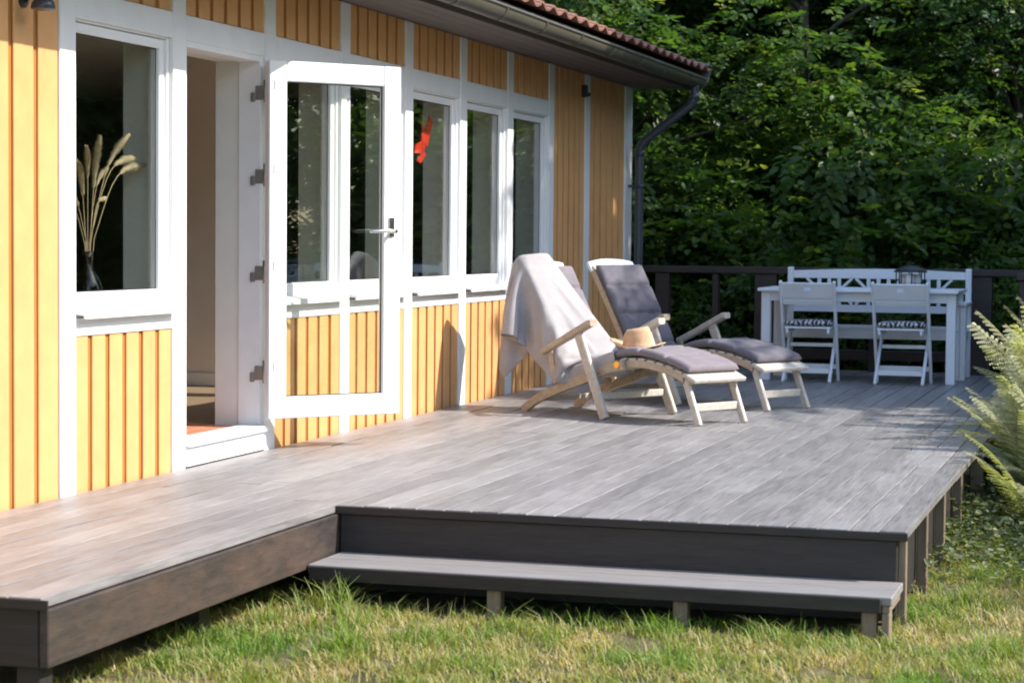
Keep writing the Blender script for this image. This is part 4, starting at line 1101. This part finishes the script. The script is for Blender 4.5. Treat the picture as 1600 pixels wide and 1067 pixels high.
for x_, y_, s_, n in ((3.98, 11.3, .55, 18), (3.96, 11.9, .66, 20), (3.93, 12.45, .70, 22), (3.95, 12.95, .74, 22), (3.98, 13.5, .74, 20), (3.95, 14.1, .75, 18), (4.02, 14.7, .85, 16), (4.25, 12.3, .95, 16), (4.2, 13.0, 1.05, 17), (4.3, 13.6, 1.15, 17), (4.15, 14.3, 1.05, 16), (4.36, 15.0, 1.1, 14), (4.1, 15.7, .95, 13), (4.55, 12.0, 1.05, 13), (4.6, 13.0, 1.1, 13), (4.7, 14.4, 1.1, 12)):
    fern(x_, y_, s_, n, 'light green fern arching over the deck edge', 'ferns along the deck edge')
for x_, y_, s_, n in ((4.12, 12.6, .9, 22), (4.12, 13.4, 1.0, 24), (4.16, 14.3, 1.0, 22), (4.25, 12.0, .85, 20)):
    fern(x_, y_, s_, n, 'tall upright pale fern standing behind the arching ferns', 'tall ferns along the deck edge', True)
for x_, y_, s_, n in ((4.55, 10.9, .85, 12), (4.75, 10.1, .8, 12), (4.85, 9.3, .7, 11), (5.2, 10.6, .9, 12), (5.3, 9.6, .85, 11), (5.25, 11.7, 1.0, 12)):
    fern(x_, y_, s_, n, 'fern growing at the shady edge of the lawn', 'ferns by the lawn')

# ------------------------------------------------------------------ grass and ground cover
def vnoise(x_, y_, f, z): return np.array([mnoise.noise((a * f, b_ * f, z)) for a, b_ in zip(x_, y_)])
def blades(name, n, xr, yr, keep, hfun, seed, wid=.0027):
    rng = np.random.default_rng(seed); x_ = rng.uniform(*xr, n); y_ = rng.uniform(*yr, n)
    k = keep(x_, y_); x_, y_ = x_[k], y_[k]
    dry = vnoise(x_, y_, 1.9, 5.0) * .8 + vnoise(x_, y_, 6.5, 9.0) * .5
    dens = vnoise(x_, y_, 4.2, 14.0) + .35 * vnoise(x_, y_, 15.0, 4.0)
    k = rng.random(len(x_)) < np.clip(.60 + dens * 1.3, .05, 1); x_, y_, dry = x_[k], y_[k], dry[k]
    n = len(x_); z_ = np.array([gh(a, b_) for a, b_ in zip(x_, y_)]) - .004
    h = hfun(x_, y_, rng) * np.clip(1 + dry * -.5, .55, 1.6); az = rng.uniform(0, 6.283, n); ln_ = rng.uniform(.25, 1.5, n) * h
    b0 = np.stack([x_, y_, z_], 1); d_ = np.stack([np.cos(az), np.sin(az), np.zeros(n)], 1); s_ = np.stack([-np.sin(az), np.cos(az), np.zeros(n)], 1)
    w_ = (wid * rng.uniform(.6, 1.3, n))[:, None]; up_ = np.array([0, 0, 1.0])
    m1 = b0 + d_ * (ln_ * .3)[:, None] + up_ * (h * .6)[:, None]; tip = b0 + d_ * ln_[:, None] + up_ * (h * .92)[:, None]
    V = np.stack([b0 - s_ * w_, b0 + s_ * w_, m1 + s_ * w_ * .8, m1 - s_ * w_ * .8, tip + s_ * w_ * .12, tip - s_ * w_ * .12], 1).reshape(-1, 3)
    o = np.arange(n)[:, None] * 6; F = np.concatenate([o + np.array([[0, 1, 2, 3]]), o + np.array([[3, 2, 4, 5]])])
    t_ = np.clip(.44 - dry * .85 + rng.normal(0, .17, n), 0, 1)
    return np_mesh(name, V, F, np.repeat(t_, 6), m_grass)
def on_lawn(x_, y_):
    under = ((x_ < XL - .28) & (y_ > YN + .05)) | ((y_ > 8.33) & (x_ < XR - .06)) | ((y_ > 8.1) & (x_ > XL) & (x_ < XR - .05))
    return ~under
def lawn_h(x_, y_, rng): return rng.uniform(.015, .05, len(x_)) * (1 + .9 * (rng.random(len(x_)) < .08))
o = mobj('grass', blades('grass', 380000, (.2, 6.2), (5.2, 11.5), on_lawn, lawn_h, 1), None); tag(o, 'short patchy lawn of green and straw coloured grass', 'grass', kind='stuff')
TUFT = [(1.36, 7.85, .15, .24), (1.55, 7.55, .13, .17), (1.25, 7.55, .12, .15), (1.72, 7.15, .12, .12), (1.95, 7.35, .16, .11), (2.15, 7.75, .12, .10), (2.45, 7.95, .10, .10), (2.75, 7.9, .14, .09), (3.15, 7.9, .14, .10), (3.45, 7.85, .10, .10), (3.8, 8.3, .12, .15), (3.85, 8.9, .2, .13), (1.05, 7.15, .15, .10), (4.0, 7.9, .15, .12), (2.3, 7.1, .2, .09), (3.75, 9.6, .18, .14)]
def tuft_keep(x_, y_):
    k = np.zeros(len(x_), bool)
    for a, b_, r_, h_ in TUFT: k |= ((x_ - a) ** 2 + (y_ - b_) ** 2) < (r_ * (.55 + .45 * np.abs(np.sin(x_ * 37 + y_ * 53)))) ** 2
    return k & on_lawn(x_, y_)
def tuft_h(x_, y_, rng):
    h = np.full(len(x_), .06)
    for a, b_, r_, h_ in TUFT:
        d_ = np.hypot(x_ - a, y_ - b_) / r_; h = np.maximum(h, h_ * np.clip(1.1 - d_ * .6, 0, 1) * (d_ < 1.1))
    return h * rng.uniform(.35, 1.15, len(x_))
me = blades('grass_tufts', 60000, (.9, 4.3), (6.9, 9.9), tuft_keep, tuft_h, 2, .0026)
tv_ = np.zeros(len(me.vertices), np.float32); me.attributes['tint'].data.foreach_get('value', tv_); me.attributes['tint'].data.foreach_set('value', np.clip(tv_ * .5 + .48, 0, 1))
o = mobj('grass_tufts', me, None); tag(o, 'taller bright green grass tufts along the step', 'grass', kind='stuff')
def cover():
    rng = np.random.default_rng(8); n = 26000
    x_ = XR - .05 + np.abs(rng.normal(0, .75, n)); y_ = rng.uniform(9.2, 16.5, n)
    k = (rng.random(n) < np.clip((y_ - 9.2) / 2.2, 0, 1)) & (x_ < 6); x_, y_ = x_[k], y_[k]; n = len(x_)
    hh = np.abs(rng.normal(0, .065, n)) + .015 + .05 * (vnoise(x_, y_, 3.0, 1.0) + .5)
    z_ = np.array([gh(a, b_) for a, b_ in zip(x_, y_)]) + np.maximum(hh, .01)
    D = np.stack([rng.normal(0, 1, n), rng.normal(0, 1, n), rng.normal(.1, .35, n)], 1); Nn = np.stack([rng.normal(0, .35, n), rng.normal(0, .35, n), np.ones(n)], 1)
    return leaves_mesh('ground_cover', np.stack([x_, y_, z_], 1), D, Nn, rng.uniform(.02, .05, n), np.clip(rng.normal(.5, .25, n), 0, 1), m_cover)
o = mobj('ground_cover', cover(), None); tag(o, 'low leafy ground cover beside the deck under the ferns', 'ground cover', kind='stuff')
